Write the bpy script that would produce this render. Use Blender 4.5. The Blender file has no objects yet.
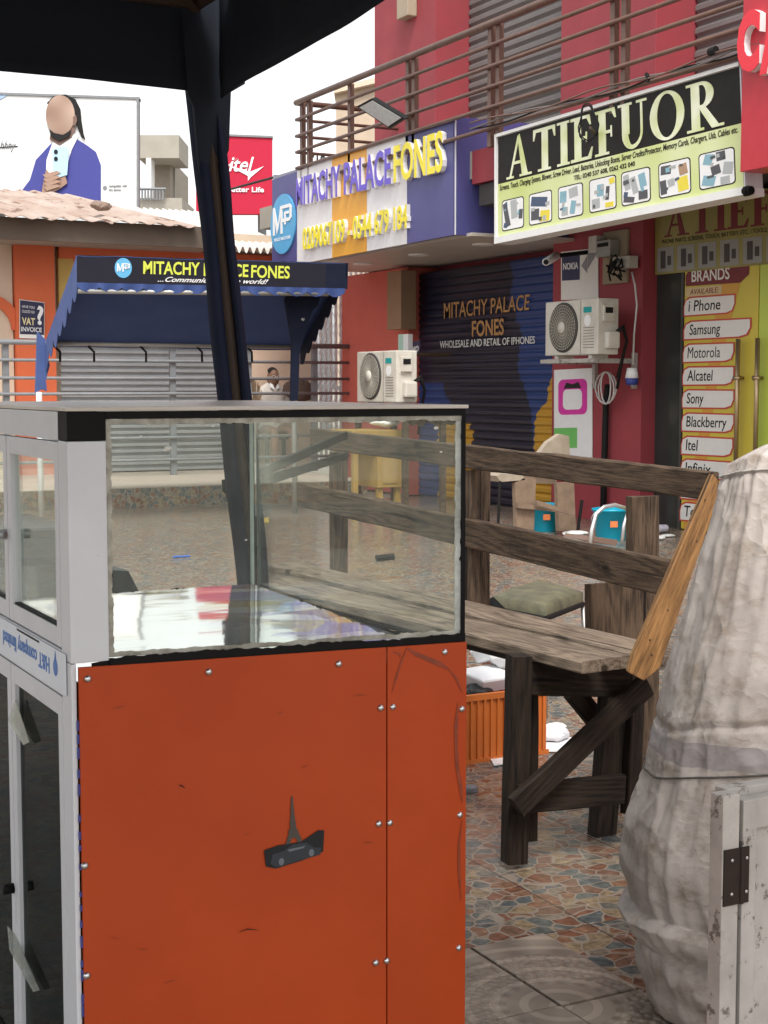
import bpy, bmesh, math, random
from mathutils import Vector, Matrix, noise
random.seed(7)
R=math.radians
scn=bpy.context.scene
C=scn.collection
# ---------------------------------------------------------------- camera model
F=1500.0; H=1.25
PITCH=math.atan(125/F); YAW=math.atan(784*math.cos(PITCH)/F)
def ray(px,py):
    a=(px-384)/F; b=(512-py)/F
    fy=math.cos(PITCH)+b*math.sin(PITCH); fz=-math.sin(PITCH)+b*math.cos(PITCH)
    c,s=math.cos(YAW),math.sin(YAW)
    return Vector((a*c+fy*s,-a*s+fy*c,fz))
def P(px,py,x=None,y=None,z=None,d=None):
    r=ray(px,py)
    k=x/r.x if x is not None else y/r.y if y is not None else (z-H)/r.z if z is not None else d
    return Vector((r.x*k,r.y*k,H+r.z*k))
cam=bpy.data.cameras.new('camera'); co=bpy.data.objects.new('camera',cam); C.objects.link(co)
cam.sensor_fit='VERTICAL'; cam.sensor_height=36; cam.lens=F/1024*36; cam.clip_end=2000; cam.clip_start=0.05
co.location=(0,0,H); co.rotation_euler=(math.pi/2-PITCH,0,-YAW); scn.camera=co

# ---------------------------------------------------------------- materials
def N(nt,t,**k):
    n=nt.nodes.new(t)
    for a,v in k.items():
        if a in n.inputs.keys() if isinstance(a,str) else False: n.inputs[a].default_value=v
        else: setattr(n,a,v)
    return n
def rgba(c): return (c[0],c[1],c[2],1)
MATS={}
def mat(name,col,rough=.6,col2=None,scale=6,amt=.5,metal=0,bump=0,bscale=40,stretch=(1,1,1),detail=6,spec=.5,bdist=.004,speck=None):
    """noise-mottled surface; col2 = second tone of the material itself (wear, dust)"""
    if name in MATS: return MATS[name]
    m=bpy.data.materials.new(name); m.use_nodes=True; nt=m.node_tree; b=nt.nodes['Principled BSDF']; L=nt.links
    b.inputs['Roughness'].default_value=rough; b.inputs['Metallic'].default_value=metal; b.inputs['Specular IOR Level'].default_value=spec
    tc=N(nt,'ShaderNodeTexCoord'); mp=N(nt,'ShaderNodeMapping'); mp.inputs['Scale'].default_value=stretch
    oi=N(nt,'ShaderNodeObjectInfo'); ad=N(nt,'ShaderNodeVectorMath',operation='ADD'); mu=N(nt,'ShaderNodeMath',operation='MULTIPLY'); mu.inputs[1].default_value=37
    L.new(oi.outputs['Random'],mu.inputs[0]); L.new(tc.outputs['Object'],ad.inputs[0]); L.new(mu.outputs[0],ad.inputs[1]); L.new(ad.outputs[0],mp.inputs['Vector'])
    n=N(nt,'ShaderNodeTexNoise'); n.inputs['Scale'].default_value=scale; n.inputs['Detail'].default_value=detail; n.inputs['Roughness'].default_value=.62
    L.new(mp.outputs[0],n.inputs['Vector'])
    rp=N(nt,'ShaderNodeValToRGB'); rp.color_ramp.elements[0].position=.5-.22; rp.color_ramp.elements[1].position=.5+.22
    c2=col2 or tuple(v*.72 for v in col)
    rp.color_ramp.elements[0].color=rgba(col)
    rp.color_ramp.elements[1].color=rgba([col[i]*(1-amt)+c2[i]*amt for i in range(3)])
    L.new(n.outputs['Fac'],rp.inputs[0]); out=rp.outputs[0]
    if speck:
        n3=N(nt,'ShaderNodeTexNoise'); n3.inputs['Scale'].default_value=speck[1]; n3.inputs['Detail'].default_value=8; n3.inputs['Roughness'].default_value=.7
        L.new(mp.outputs[0],n3.inputs['Vector'])
        r3=N(nt,'ShaderNodeValToRGB'); r3.color_ramp.elements[0].position=speck[2]; r3.color_ramp.elements[1].position=speck[2]+.05
        L.new(n3.outputs['Fac'],r3.inputs[0])
        mx=N(nt,'ShaderNodeMix',data_type='RGBA'); L.new(r3.outputs[0],mx.inputs[0]); L.new(out,mx.inputs[6]); mx.inputs[7].default_value=rgba(speck[0]); out=mx.outputs[2]
    L.new(out,b.inputs['Base Color'])
    mr=N(nt,'ShaderNodeMapRange'); mr.inputs[3].default_value=max(.02,rough-.1); mr.inputs[4].default_value=min(1,rough+.15)
    L.new(n.outputs['Fac'],mr.inputs[0]); L.new(mr.outputs[0],b.inputs['Roughness'])
    if bump:
        n2=N(nt,'ShaderNodeTexNoise'); n2.inputs['Scale'].default_value=bscale; n2.inputs['Detail'].default_value=5
        L.new(mp.outputs[0],n2.inputs['Vector']); bp=N(nt,'ShaderNodeBump'); bp.inputs['Strength'].default_value=bump; bp.inputs['Distance'].default_value=bdist
        L.new(n2.outputs['Fac'],bp.inputs['Height']); L.new(bp.outputs[0],b.inputs['Normal'])
    MATS[name]=m; return m
def wood(name,c1,c2,rough=.8,gs=1.0):
    """plank material, grain along local X"""
    if name in MATS: return MATS[name]
    m=bpy.data.materials.new(name); m.use_nodes=True; nt=m.node_tree; b=nt.nodes['Principled BSDF']; L=nt.links
    tc=N(nt,'ShaderNodeTexCoord'); oi=N(nt,'ShaderNodeObjectInfo'); mu=N(nt,'ShaderNodeMath',operation='MULTIPLY'); mu.inputs[1].default_value=51
    ad=N(nt,'ShaderNodeVectorMath',operation='ADD'); L.new(oi.outputs['Random'],mu.inputs[0]); L.new(tc.outputs['Object'],ad.inputs[0]); L.new(mu.outputs[0],ad.inputs[1])
    dn=N(nt,'ShaderNodeTexNoise'); dn.inputs['Scale'].default_value=3.5*gs; dn.inputs['Detail'].default_value=1
    mp0=N(nt,'ShaderNodeMapping'); mp0.inputs['Scale'].default_value=(.35,2.4,2.4); L.new(ad.outputs[0],mp0.inputs['Vector']); L.new(mp0.outputs[0],dn.inputs['Vector'])
    w=N(nt,'ShaderNodeMath',operation='MULTIPLY'); w.inputs[1].default_value=16; L.new(dn.outputs['Fac'],w.inputs[0])
    sn=N(nt,'ShaderNodeMath',operation='SINE'); 
    w2=N(nt,'ShaderNodeMath',operation='MULTIPLY'); w2.inputs[1].default_value=5; L.new(w.outputs[0],w2.inputs[0]); L.new(w2.outputs[0],sn.inputs[0])
    mp=N(nt,'ShaderNodeMapping'); mp.inputs['Scale'].default_value=(7,95,95); L.new(ad.outputs[0],mp.inputs['Vector'])
    fn=N(nt,'ShaderNodeTexNoise'); fn.inputs['Scale'].default_value=2*gs; fn.inputs['Detail'].default_value=6; fn.inputs['Roughness'].default_value=.7; L.new(mp.outputs[0],fn.inputs['Vector'])
    bn=N(nt,'ShaderNodeTexNoise'); bn.inputs['Scale'].default_value=5; bn.inputs['Detail'].default_value=4; L.new(ad.outputs[0],bn.inputs['Vector'])
    s1=N(nt,'ShaderNodeMath',operation='MULTIPLY_ADD'); s1.inputs[1].default_value=.08; L.new(sn.outputs[0],s1.inputs[0]); L.new(fn.outputs['Fac'],s1.inputs[2])
    s2=N(nt,'ShaderNodeMath',operation='MULTIPLY_ADD'); s2.inputs[1].default_value=.45; L.new(bn.outputs['Fac'],s2.inputs[0]); L.new(s1.outputs[0],s2.inputs[2])
    rp=N(nt,'ShaderNodeValToRGB'); rp.color_ramp.elements[0].position=.5; rp.color_ramp.elements[0].color=rgba(c2); rp.color_ramp.elements[1].position=.92; rp.color_ramp.elements[1].color=rgba(c1)
    L.new(s2.outputs[0],rp.inputs[0])
    # knots
    vo=N(nt,'ShaderNodeTexVoronoi'); mp3=N(nt,'ShaderNodeMapping'); mp3.inputs['Scale'].default_value=(3.2,6.5,6.5); L.new(ad.outputs[0],mp3.inputs['Vector']); L.new(mp3.outputs[0],vo.inputs['Vector']); vo.inputs['Scale'].default_value=1.3
    kr=N(nt,'ShaderNodeValToRGB'); kr.color_ramp.elements[0].position=.07; kr.color_ramp.elements[0].color=(.22,.2,.18,1); kr.color_ramp.elements[1].position=.13; kr.color_ramp.elements[1].color=(1,1,1,1)
    L.new(vo.outputs['Distance'],kr.inputs[0]); mx=N(nt,'ShaderNodeMix',data_type='RGBA',blend_type='MULTIPLY'); mx.inputs[0].default_value=1
    L.new(rp.outputs[0],mx.inputs[6]); L.new(kr.outputs[0],mx.inputs[7])
    mp4=N(nt,'ShaderNodeMapping'); mp4.inputs['Scale'].default_value=(1.3,34,34); L.new(ad.outputs[0],mp4.inputs['Vector']); cn_=N(nt,'ShaderNodeTexNoise'); cn_.inputs['Scale'].default_value=1.6; cn_.inputs['Detail'].default_value=2; L.new(mp4.outputs[0],cn_.inputs['Vector'])
    ck=N(nt,'ShaderNodeValToRGB'); ck.color_ramp.elements[0].position=.30; ck.color_ramp.elements[0].color=(.12,.1,.09,1); ck.color_ramp.elements[1].position=.36; ck.color_ramp.elements[1].color=(1,1,1,1); L.new(cn_.outputs['Fac'],ck.inputs[0])
    mx5=N(nt,'ShaderNodeMix',data_type='RGBA',blend_type='MULTIPLY'); mx5.inputs[0].default_value=1; L.new(mx.outputs[2],mx5.inputs[6]); L.new(ck.outputs[0],mx5.inputs[7]); L.new(mx5.outputs[2],b.inputs['Base Color'])
    b.inputs['Roughness'].default_value=rough; b.inputs['Specular IOR Level'].default_value=.3
    bp=N(nt,'ShaderNodeBump'); bp.inputs['Strength'].default_value=.6; bp.inputs['Distance'].default_value=.004; L.new(s1.outputs[0],bp.inputs['Height']); L.new(bp.outputs[0],b.inputs['Normal'])
    MATS[name]=m; return m
def glass(name,tint=(.86,.9,.87),gloss=.08,dust=.05,dustcol=(.75,.78,.75),rough=.02):
    if name in MATS: return MATS[name]
    m=bpy.data.materials.new(name); m.use_nodes=True; nt=m.node_tree; L=nt.links
    nt.nodes.remove(nt.nodes['Principled BSDF']); out=nt.nodes['Material Output']
    tr=N(nt,'ShaderNodeBsdfTransparent'); tr.inputs[0].default_value=rgba(tint)
    gl=N(nt,'ShaderNodeBsdfGlossy'); gl.inputs['Roughness'].default_value=rough; gl.inputs['Color'].default_value=(.9,.95,.92,1)
    df=N(nt,'ShaderNodeBsdfDiffuse'); df.inputs[0].default_value=rgba(dustcol)
    fr=N(nt,'ShaderNodeLayerWeight'); fr.inputs['Blend'].default_value=.08
    a=N(nt,'ShaderNodeMath',operation='MULTIPLY_ADD'); a.inputs[1].default_value=.5; a.inputs[2].default_value=gloss*.4; L.new(fr.outputs['Fresnel'],a.inputs[0])
    m1=N(nt,'ShaderNodeMixShader'); L.new(a.outputs[0],m1.inputs[0]); L.new(tr.outputs[0],m1.inputs[1]); L.new(gl.outputs[0],m1.inputs[2])
    tc=N(nt,'ShaderNodeTexCoord'); no=N(nt,'ShaderNodeTexNoise'); no.inputs['Scale'].default_value=9; no.inputs['Detail'].default_value=9; no.inputs['Roughness'].default_value=.7; L.new(tc.outputs['Object'],no.inputs['Vector'])
    mr=N(nt,'ShaderNodeMapRange'); mr.inputs[1].default_value=.35; mr.inputs[2].default_value=.8; mr.inputs[3].default_value=dust*.4; mr.inputs[4].default_value=dust*2.4; L.new(no.outputs['Fac'],mr.inputs[0])
    m2=N(nt,'ShaderNodeMixShader'); L.new(mr.outputs[0],m2.inputs[0]); L.new(m1.outputs[0],m2.inputs[1]); L.new(df.outputs[0],m2.inputs[2]); L.new(m2.outputs[0],out.inputs[0])
    MATS[name]=m; return m
def flat(name,col,rough=.5,**k): return mat(name,col,rough,scale=k.pop('scale',14),amt=k.pop('amt',.25),**k)

M_ground=mat('dusty_ground',(.3,.27,.23),.9,(.2,.18,.15),scale=.5,bump=.5)
M_orange=mat('orange_panel_paint',(.45,.062,.012),.3,(.33,.042,.009),scale=1.8,amt=.9,spec=.28,detail=9,bump=.06,bscale=3,bdist=.02,speck=((.2,.05,.02),60,.80))
M_white=mat('white_aluminium',(.62,.63,.66),.35,(.5,.51,.53),scale=7,speck=((.2,.19,.17),22,.71))
M_whiteold=mat('worn_white_paint',(.46,.43,.4),.6,(.3,.28,.25),scale=11,amt=.9,bump=.3,speck=((.13,.11,.09),26,.57))
M_black=flat('black_rubber',(.006,.006,.006),.6,spec=.15)
M_silver=mat('rivet_steel',(.6,.6,.6),.3,metal=1)
M_navycloth=mat('navy_canopy_cloth',(.017,.021,.03),.8,(.028,.032,.042),scale=3,bump=.4,bscale=5,bdist=.02,spec=.1)
M_bluecloth=mat('blue_wrap_cloth',(.009,.013,.032),.75,(.005,.007,.016),scale=5,bump=.4,bscale=9,bdist=.01,spec=.2)
M_sunblue=mat('sunlit_blue_cloth',(.06,.10,.27),.7,(.04,.07,.19),scale=6,bump=.4,bscale=9,bdist=.01)  # awning's left side: sunlight on the cloth put into a lighter blue
M_rust=mat('rusty_pole_metal',(.075,.045,.03),.6,(.03,.025,.022),scale=14,metal=.2)
M_seal=mat('dried_sealant',(.5,.49,.42),.8,(.16,.14,.11),scale=30,amt=1,bump=.5,bscale=60)
M_wood=wood('weathered_grey_wood',(.125,.082,.052),(.016,.010,.006))
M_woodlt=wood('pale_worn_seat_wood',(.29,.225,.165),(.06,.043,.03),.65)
M_wooddk=wood('dark_leg_wood',(.04,.026,.017),(.006,.004,.003))  # brown wood, colour darkened further to stand for shade under the bench
M_woodyel=wood('fresh_yellow_wood',(.44,.23,.085),(.15,.075,.03))
M_woodtan=mat('tan_chair_wood',(.29,.2,.135),.75,(.17,.12,.085),scale=9,amt=1,bump=.4)
M_rail=mat('brown_rail_paint',(.16,.085,.062),.45,(.08,.05,.04),scale=8,amt=.6)
M_red=mat('crimson_wall_paint',(.31,.04,.052),.65,(.24,.04,.048),scale=3,amt=.8,bump=.25,bscale=12,bdist=.006,speck=((.6,.42,.42),19,.745))
M_redsign=flat('red_sign_panel',(.48,.02,.035),.4)
M_shut=mat('grey_shutter_metal',(.36,.37,.38),.45,(.25,.25,.25),scale=4,metal=.3)
M_shutdk=mat('old_grey_shutter',(.17,.155,.15),.6,(.12,.11,.11),scale=4)
M_cream=mat('cream_wall',(.62,.5,.38),.8,(.5,.4,.3),scale=2,bump=.3)
M_oranwall=mat('orange_wall_paint',(.62,.13,.045),.75,(.52,.11,.045),scale=2.5,amt=.8,bump=.2)
M_concrete=mat('raw_concrete',(.36,.33,.28),.85,(.25,.23,.2),scale=2,bump=.5)
M_acwhite=mat('ac_white_plastic',(.66,.63,.56),.5,(.46,.42,.36),scale=6,amt=.8)
M_dark=flat('interior_shade',(.012,.012,.013),.6)
M_greyrail=mat('grey_rail_paint',(.2,.21,.22),.5,(.12,.12,.13),scale=9)
M_teal=flat('turquoise_plastic',(.0,.33,.48),.35)
M_plastic=mat('orange_crate_plastic',(.6,.16,.025),.45,(.5,.12,.02),scale=8)
M_paper=mat('white_litter_paper',(.8,.8,.8),.7,(.62,.62,.62),scale=9)
M_ivory=flat('pale_print_white',(.8,.8,.8),.5)
M_ink=flat('black_print',(.012,.012,.012),.6,spec=.2)
M_skin=flat('dark_brown_skin',(.2,.1,.06),.5)
M_cable=flat('cable_black',(.012,.012,.012),.6,spec=.2)
M_cablewh=flat('cable_white',(.55,.53,.5),.5)
M_glass=glass('dusty_case_glass',tint=(.955,.975,.955),gloss=.03,dust=.022)
M_glassbk=glass('rear_case_glass',tint=(.975,.99,.98),gloss=.02,dust=.008)
M_glassdk=glass('dark_door_glass',tint=(.2,.21,.21),gloss=.06,dust=.02,dustcol=(.3,.3,.28))

# ---------------------------------------------------------------- mesh helpers
class MB:
    def __init__(s): s.bm=bmesh.new()
    def box(s,x0,x1,y0,y1,z0,z1,bev=0):
        b=bmesh.new()
        r=bmesh.ops.create_cube(b,size=1)
        for v in b.verts: v.co=Vector(((x0+x1)/2+v.co.x*abs(x1-x0),(y0+y1)/2+v.co.y*abs(y1-y0),(z0+z1)/2+v.co.z*abs(z1-z0)))
        if bev: bmesh.ops.bevel(b,geom=b.edges[:],offset=bev,segments=2,affect='EDGES',profile=.6)
        s.join(b); return s
    def join(s,b):
        me=bpy.data.meshes.new('t'); b.to_mesh(me); b.free(); s.bm.from_mesh(me); bpy.data.meshes.remove(me)
    def quad(s,a,b,c,d): 
        s.bm.faces.new([s.bm.verts.new(p) for p in (a,b,c,d)]); return s
    def prism(s,pts,n):
        n=Vector(n); A=[s.bm.verts.new(p) for p in pts]; B=[s.bm.verts.new(Vector(p)+n) for p in pts]
        k=len(pts); s.bm.faces.new(A); s.bm.faces.new(B[::-1])
        for i in range(k): s.bm.faces.new((A[i],B[i],B[(i+1)%k],A[(i+1)%k]))
        return s
    def tube(s,pts,r,seg=10,r2=None):
        pts=[Vector(p) for p in pts]; rings=[]; n=len(pts)
        up=None
        for i,p in enumerate(pts):
            t=(pts[min(i+1,n-1)]-pts[max(i-1,0)]).normalized()
            if up is None:
                up=Vector((0,0,1)) if abs(t.z)<.9 else Vector((1,0,0))
            a=t.cross(up).normalized(); b=a.cross(t).normalized(); up=b
            rr=r if r2 is None else r+(r2-r)*i/(n-1)
            rings.append([s.bm.verts.new(p+a*math.cos(j*2*math.pi/seg)*rr+b*math.sin(j*2*math.pi/seg)*rr) for j in range(seg)])
        for i in range(n-1):
            for j in range(seg): s.bm.faces.new((rings[i][j],rings[i][(j+1)%seg],rings[i+1][(j+1)%seg],rings[i+1][j]))
        s.bm.faces.new(rings[0][::-1]); s.bm.faces.new(rings[-1]); return s
    def bar(s,a,b,w,h,up=(0,0,1)):
        a=Vector(a);b=Vector(b);t=(b-a).normalized();u=Vector(up)
        sd=t.cross(u).normalized()*w/2; uu=sd.cross(t).normalized()*h/2
        s.prism([a-sd-uu,a+sd-uu,a+sd+uu,a-sd+uu],b-a); return s
    def lathe(s,c,prof,seg=28,axis='z'):
        c=Vector(c); rings=[]
        for (r,h) in prof:
            rg=[]
            for j in range(seg):
                q=j*2*math.pi/seg; u,v=math.cos(q)*r,math.sin(q)*r
                o={'z':(u,v,h),'x':(h,u,v),'y':(u,h,v)}[axis]
                rg.append(s.bm.verts.new(c+Vector(o)))
            rings.append(rg)
        for i in range(len(rings)-1):
            for j in range(seg): s.bm.faces.new((rings[i][j],rings[i][(j+1)%seg],rings[i+1][(j+1)%seg],rings[i+1][j]))
        if prof[0][0]>1e-4: s.bm.faces.new(rings[0][::-1])
        if prof[-1][0]>1e-4: s.bm.faces.new(rings[-1])
        return s
    def ball(s,c,r,sc=(1,1,1),sub=2):
        b=bmesh.new(); bmesh.ops.create_icosphere(b,subdivisions=sub,radius=r)
        for v in b.verts: v.co=Vector((v.co.x*sc[0],v.co.y*sc[1],v.co.z*sc[2]))+Vector(c)
        s.join(b); return s
    def build(s,name,m,parent=None,origin=None,smooth=False,**tags):
        bm=s.bm; bmesh.ops.recalc_face_normals(bm,faces=bm.faces[:])
        me=bpy.data.meshes.new(name)
        if parent is not None:
            r=parent
            while r.parent: r=r.parent
            origin=r.location
        elif origin is None:
            xs=[v.co for v in bm.verts]; origin=Vector((sum(c.x for c in xs)/len(xs),sum(c.y for c in xs)/len(xs),min(c.z for c in xs)))
        bmesh.ops.translate(bm,vec=-Vector(origin),verts=bm.verts[:])
        bm.to_mesh(me); bm.free()
        if isinstance(m,(list,tuple)):
            for q in m: me.materials.append(q)
        else: me.materials.append(m)
        for p in me.polygons: p.use_smooth=smooth
        o=bpy.data.objects.new(name,me); C.objects.link(o)
        if parent is not None: o.parent=parent
        else: o.location=origin
        for k,v in tags.items(): o[k]=v
        return o
def thing(name,loc,label,cat,group=None):
    o=bpy.data.objects.new(name,None); C.objects.link(o); o.location=loc; o.empty_display_size=.1
    o['label']=label; o['category']=cat
    if group: o['group']=group
    return o
def plank(name,a,b,w,th,m,parent,face=(0,0,1),nseg=10,jit=.0015,**tags):
    """board a->b, width w lies perpendicular to 'face' normal, own local X along the grain"""
    a=Vector(a);b=Vector(b);X=(b-a);Ln=X.length;X.normalize();Z=Vector(face);Y=Z.cross(X).normalized();Z=X.cross(Y)
    bm=bmesh.new(); rings=[]
    sd=random.random()*50
    for i in range(nseg+1):
        x=Ln*i/nseg; ring=[]
        c=.004
        for (yy,zz) in ((-w/2+c,-th/2),(w/2-c,-th/2),(w/2,-th/2+c),(w/2,th/2-c),(w/2-c,th/2),(-w/2+c,th/2),(-w/2,th/2-c),(-w/2,-th/2+c)):
            n=noise.noise(Vector((x*6+sd,yy*9,zz*9)))
            e=0
            if i in(0,nseg): e=noise.noise(Vector((yy*22,zz*15,sd+i)))*.008
            ring.append(bm.verts.new((x+e,yy+n*jit*2.4,zz+n*jit)))
        rings.append(ring)
    for i in range(nseg):
        for j in range(8): bm.faces.new((rings[i][j],rings[i][(j+1)%8],rings[i+1][(j+1)%8],rings[i+1][j]))
    bm.faces.new(rings[0][::-1]); bm.faces.new(rings[-1]); bmesh.ops.recalc_face_normals(bm,faces=bm.faces[:])
    me=bpy.data.meshes.new(name); bm.to_mesh(me); bm.free(); me.materials.append(m)
    o=bpy.data.objects.new(name,me); C.objects.link(o)
    M=Matrix((X,Y,Z)).transposed().to_4x4(); M.translation=a
    if parent is not None:
        r=parent
        while r.parent: r=r.parent
        M.translation=a-r.location
        if parent.parent is not None:   # sub-part of a part that carries its own matrix
            M=parent.matrix_local.inverted()@M
        o.parent=parent
    o.matrix_local=M
    for k,v in tags.items(): o[k]=v
    return o
class Q:
    """a flat quad in space: (u,v,depth) -> point; depth towards the viewer's side"""
    def __init__(s,BL,BR,TR,TL):
        s.c=[Vector(p) for p in (BL,BR,TR,TL)]; s.n=(s.c[1]-s.c[0]).cross(s.c[3]-s.c[0]).normalized()
    def __call__(s,u,v,d=0):
        a,b,c,e=s.c; return a*(1-u)*(1-v)+b*u*(1-v)+c*u*v+e*(1-u)*v+s.n*d
    def poly(s,mb,pts,d0,d1):
        mb.prism([s(u,v,d0) for u,v in pts],s.n*(d1-d0)); return mb
    def rect(s,mb,u0,v0,u1,v1,d0,d1): return s.poly(mb,[(u0,v0),(u1,v0),(u1,v1),(u0,v1)],d0,d1)
    def ell(s,mb,cu,cv,ru,rv,d0,d1,n=28): return s.poly(mb,[(cu+ru*math.cos(i*2*math.pi/n),cv+rv*math.sin(i*2*math.pi/n)) for i in range(n)],d0,d1)
def text(q,s,box,m,parent,d=.003,ext=.001,bold=0,name='lettering',shear=0,rot180=False,rise=0,spacing=1,**tags):
    cu=bpy.data.curves.new('t','FONT'); cu.body=s; cu.size=1; cu.offset=bold; cu.shear=shear; cu.space_character=spacing; cu.resolution_u=3
    ob=bpy.data.objects.new('t',cu); C.objects.link(ob)
    dg=bpy.context.evaluated_depsgraph_get(); me=bpy.data.meshes.new_from_object(ob.evaluated_get(dg)); bpy.data.objects.remove(ob); bpy.data.curves.remove(cu)
    bm=bmesh.new(); bm.from_mesh(me); bpy.data.meshes.remove(me)
    if ext>0:
        g=bmesh.ops.extrude_face_region(bm,geom=bm.faces[:])
        for v in g['geom']:
            if isinstance(v,bmesh.types.BMVert): v.co.z+=1
    xs=[v.co.x for v in bm.verts]; ys=[v.co.y for v in bm.verts]
    x0,x1,y0,y1=min(xs),max(xs),min(ys),max(ys); u0,v0,u1,v1=box
    for v in bm.verts:
        a=(v.co.x-x0)/(x1-x0); b=(v.co.y-y0)/(y1-y0)
        if rot180: a=1-a; b=1-b
        v.co=q(u0+(u1-u0)*a,v0+(v1-v0)*b+rise*a,d+(ext if v.co.z>.5 else 0))
    mb=MB(); mb.bm.free(); mb.bm=bm
    return mb.build(name,m,parent,**tags)
def rrect(u0,v0,u1,v1,r,asp=1,n=4):
    pts=[]
    for (cx,cy,a0) in ((u1-r,v0+r*asp,-90),(u1-r,v1-r*asp,0),(u0+r,v1-r*asp,90),(u0+r,v0+r*asp,180)):
        for i in range(n+1):
            a=R(a0+90*i/n); pts.append((cx+r*math.cos(a),cy+r*asp*math.sin(a)))
    return pts
def ribbon(q,p0,p1,w,m,parent,name,d=.002,n=160,ragged=.6,th=.002):
    """ragged strip on a quad from p0 to p1 (uv), w = width toward the inside (uv vector)"""
    mb=MB(); sd=random.random()*99; prev=None
    for i in range(n+1):
        t=i/n; k=1+ragged*(noise.noise(Vector((t*6,sd,0)))*.7+noise.noise(Vector((t*28,sd,3)))*.7+noise.noise(Vector((t*70,sd,5)))*.6); k=max(.15,k)
        k0=noise.noise(Vector((t*25,sd,9)))*.2
        a=(p0[0]+(p1[0]-p0[0])*t+w[0]*k0,p0[1]+(p1[1]-p0[1])*t+w[1]*k0); b=(a[0]+w[0]*k,a[1]+w[1]*k)
        cur=[mb.bm.verts.new(q(*a,d)),mb.bm.verts.new(q(*b,d)),mb.bm.verts.new(q(*b,d+th)),mb.bm.verts.new(q(*a,d+th))]
        if prev:
            for j in range(4): mb.bm.faces.new((prev[j],prev[(j+1)%4],cur[(j+1)%4],cur[j]))
        else: mb.bm.faces.new(cur)
        prev=cur
    mb.bm.faces.new(prev[::-1])
    return mb.build(name,m,parent)
def copy_tree(o,parent=None):
    c=o.copy(); C.objects.link(c); c.parent=parent
    for ch in list(o.children): copy_tree(ch,c)
    return c

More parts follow.
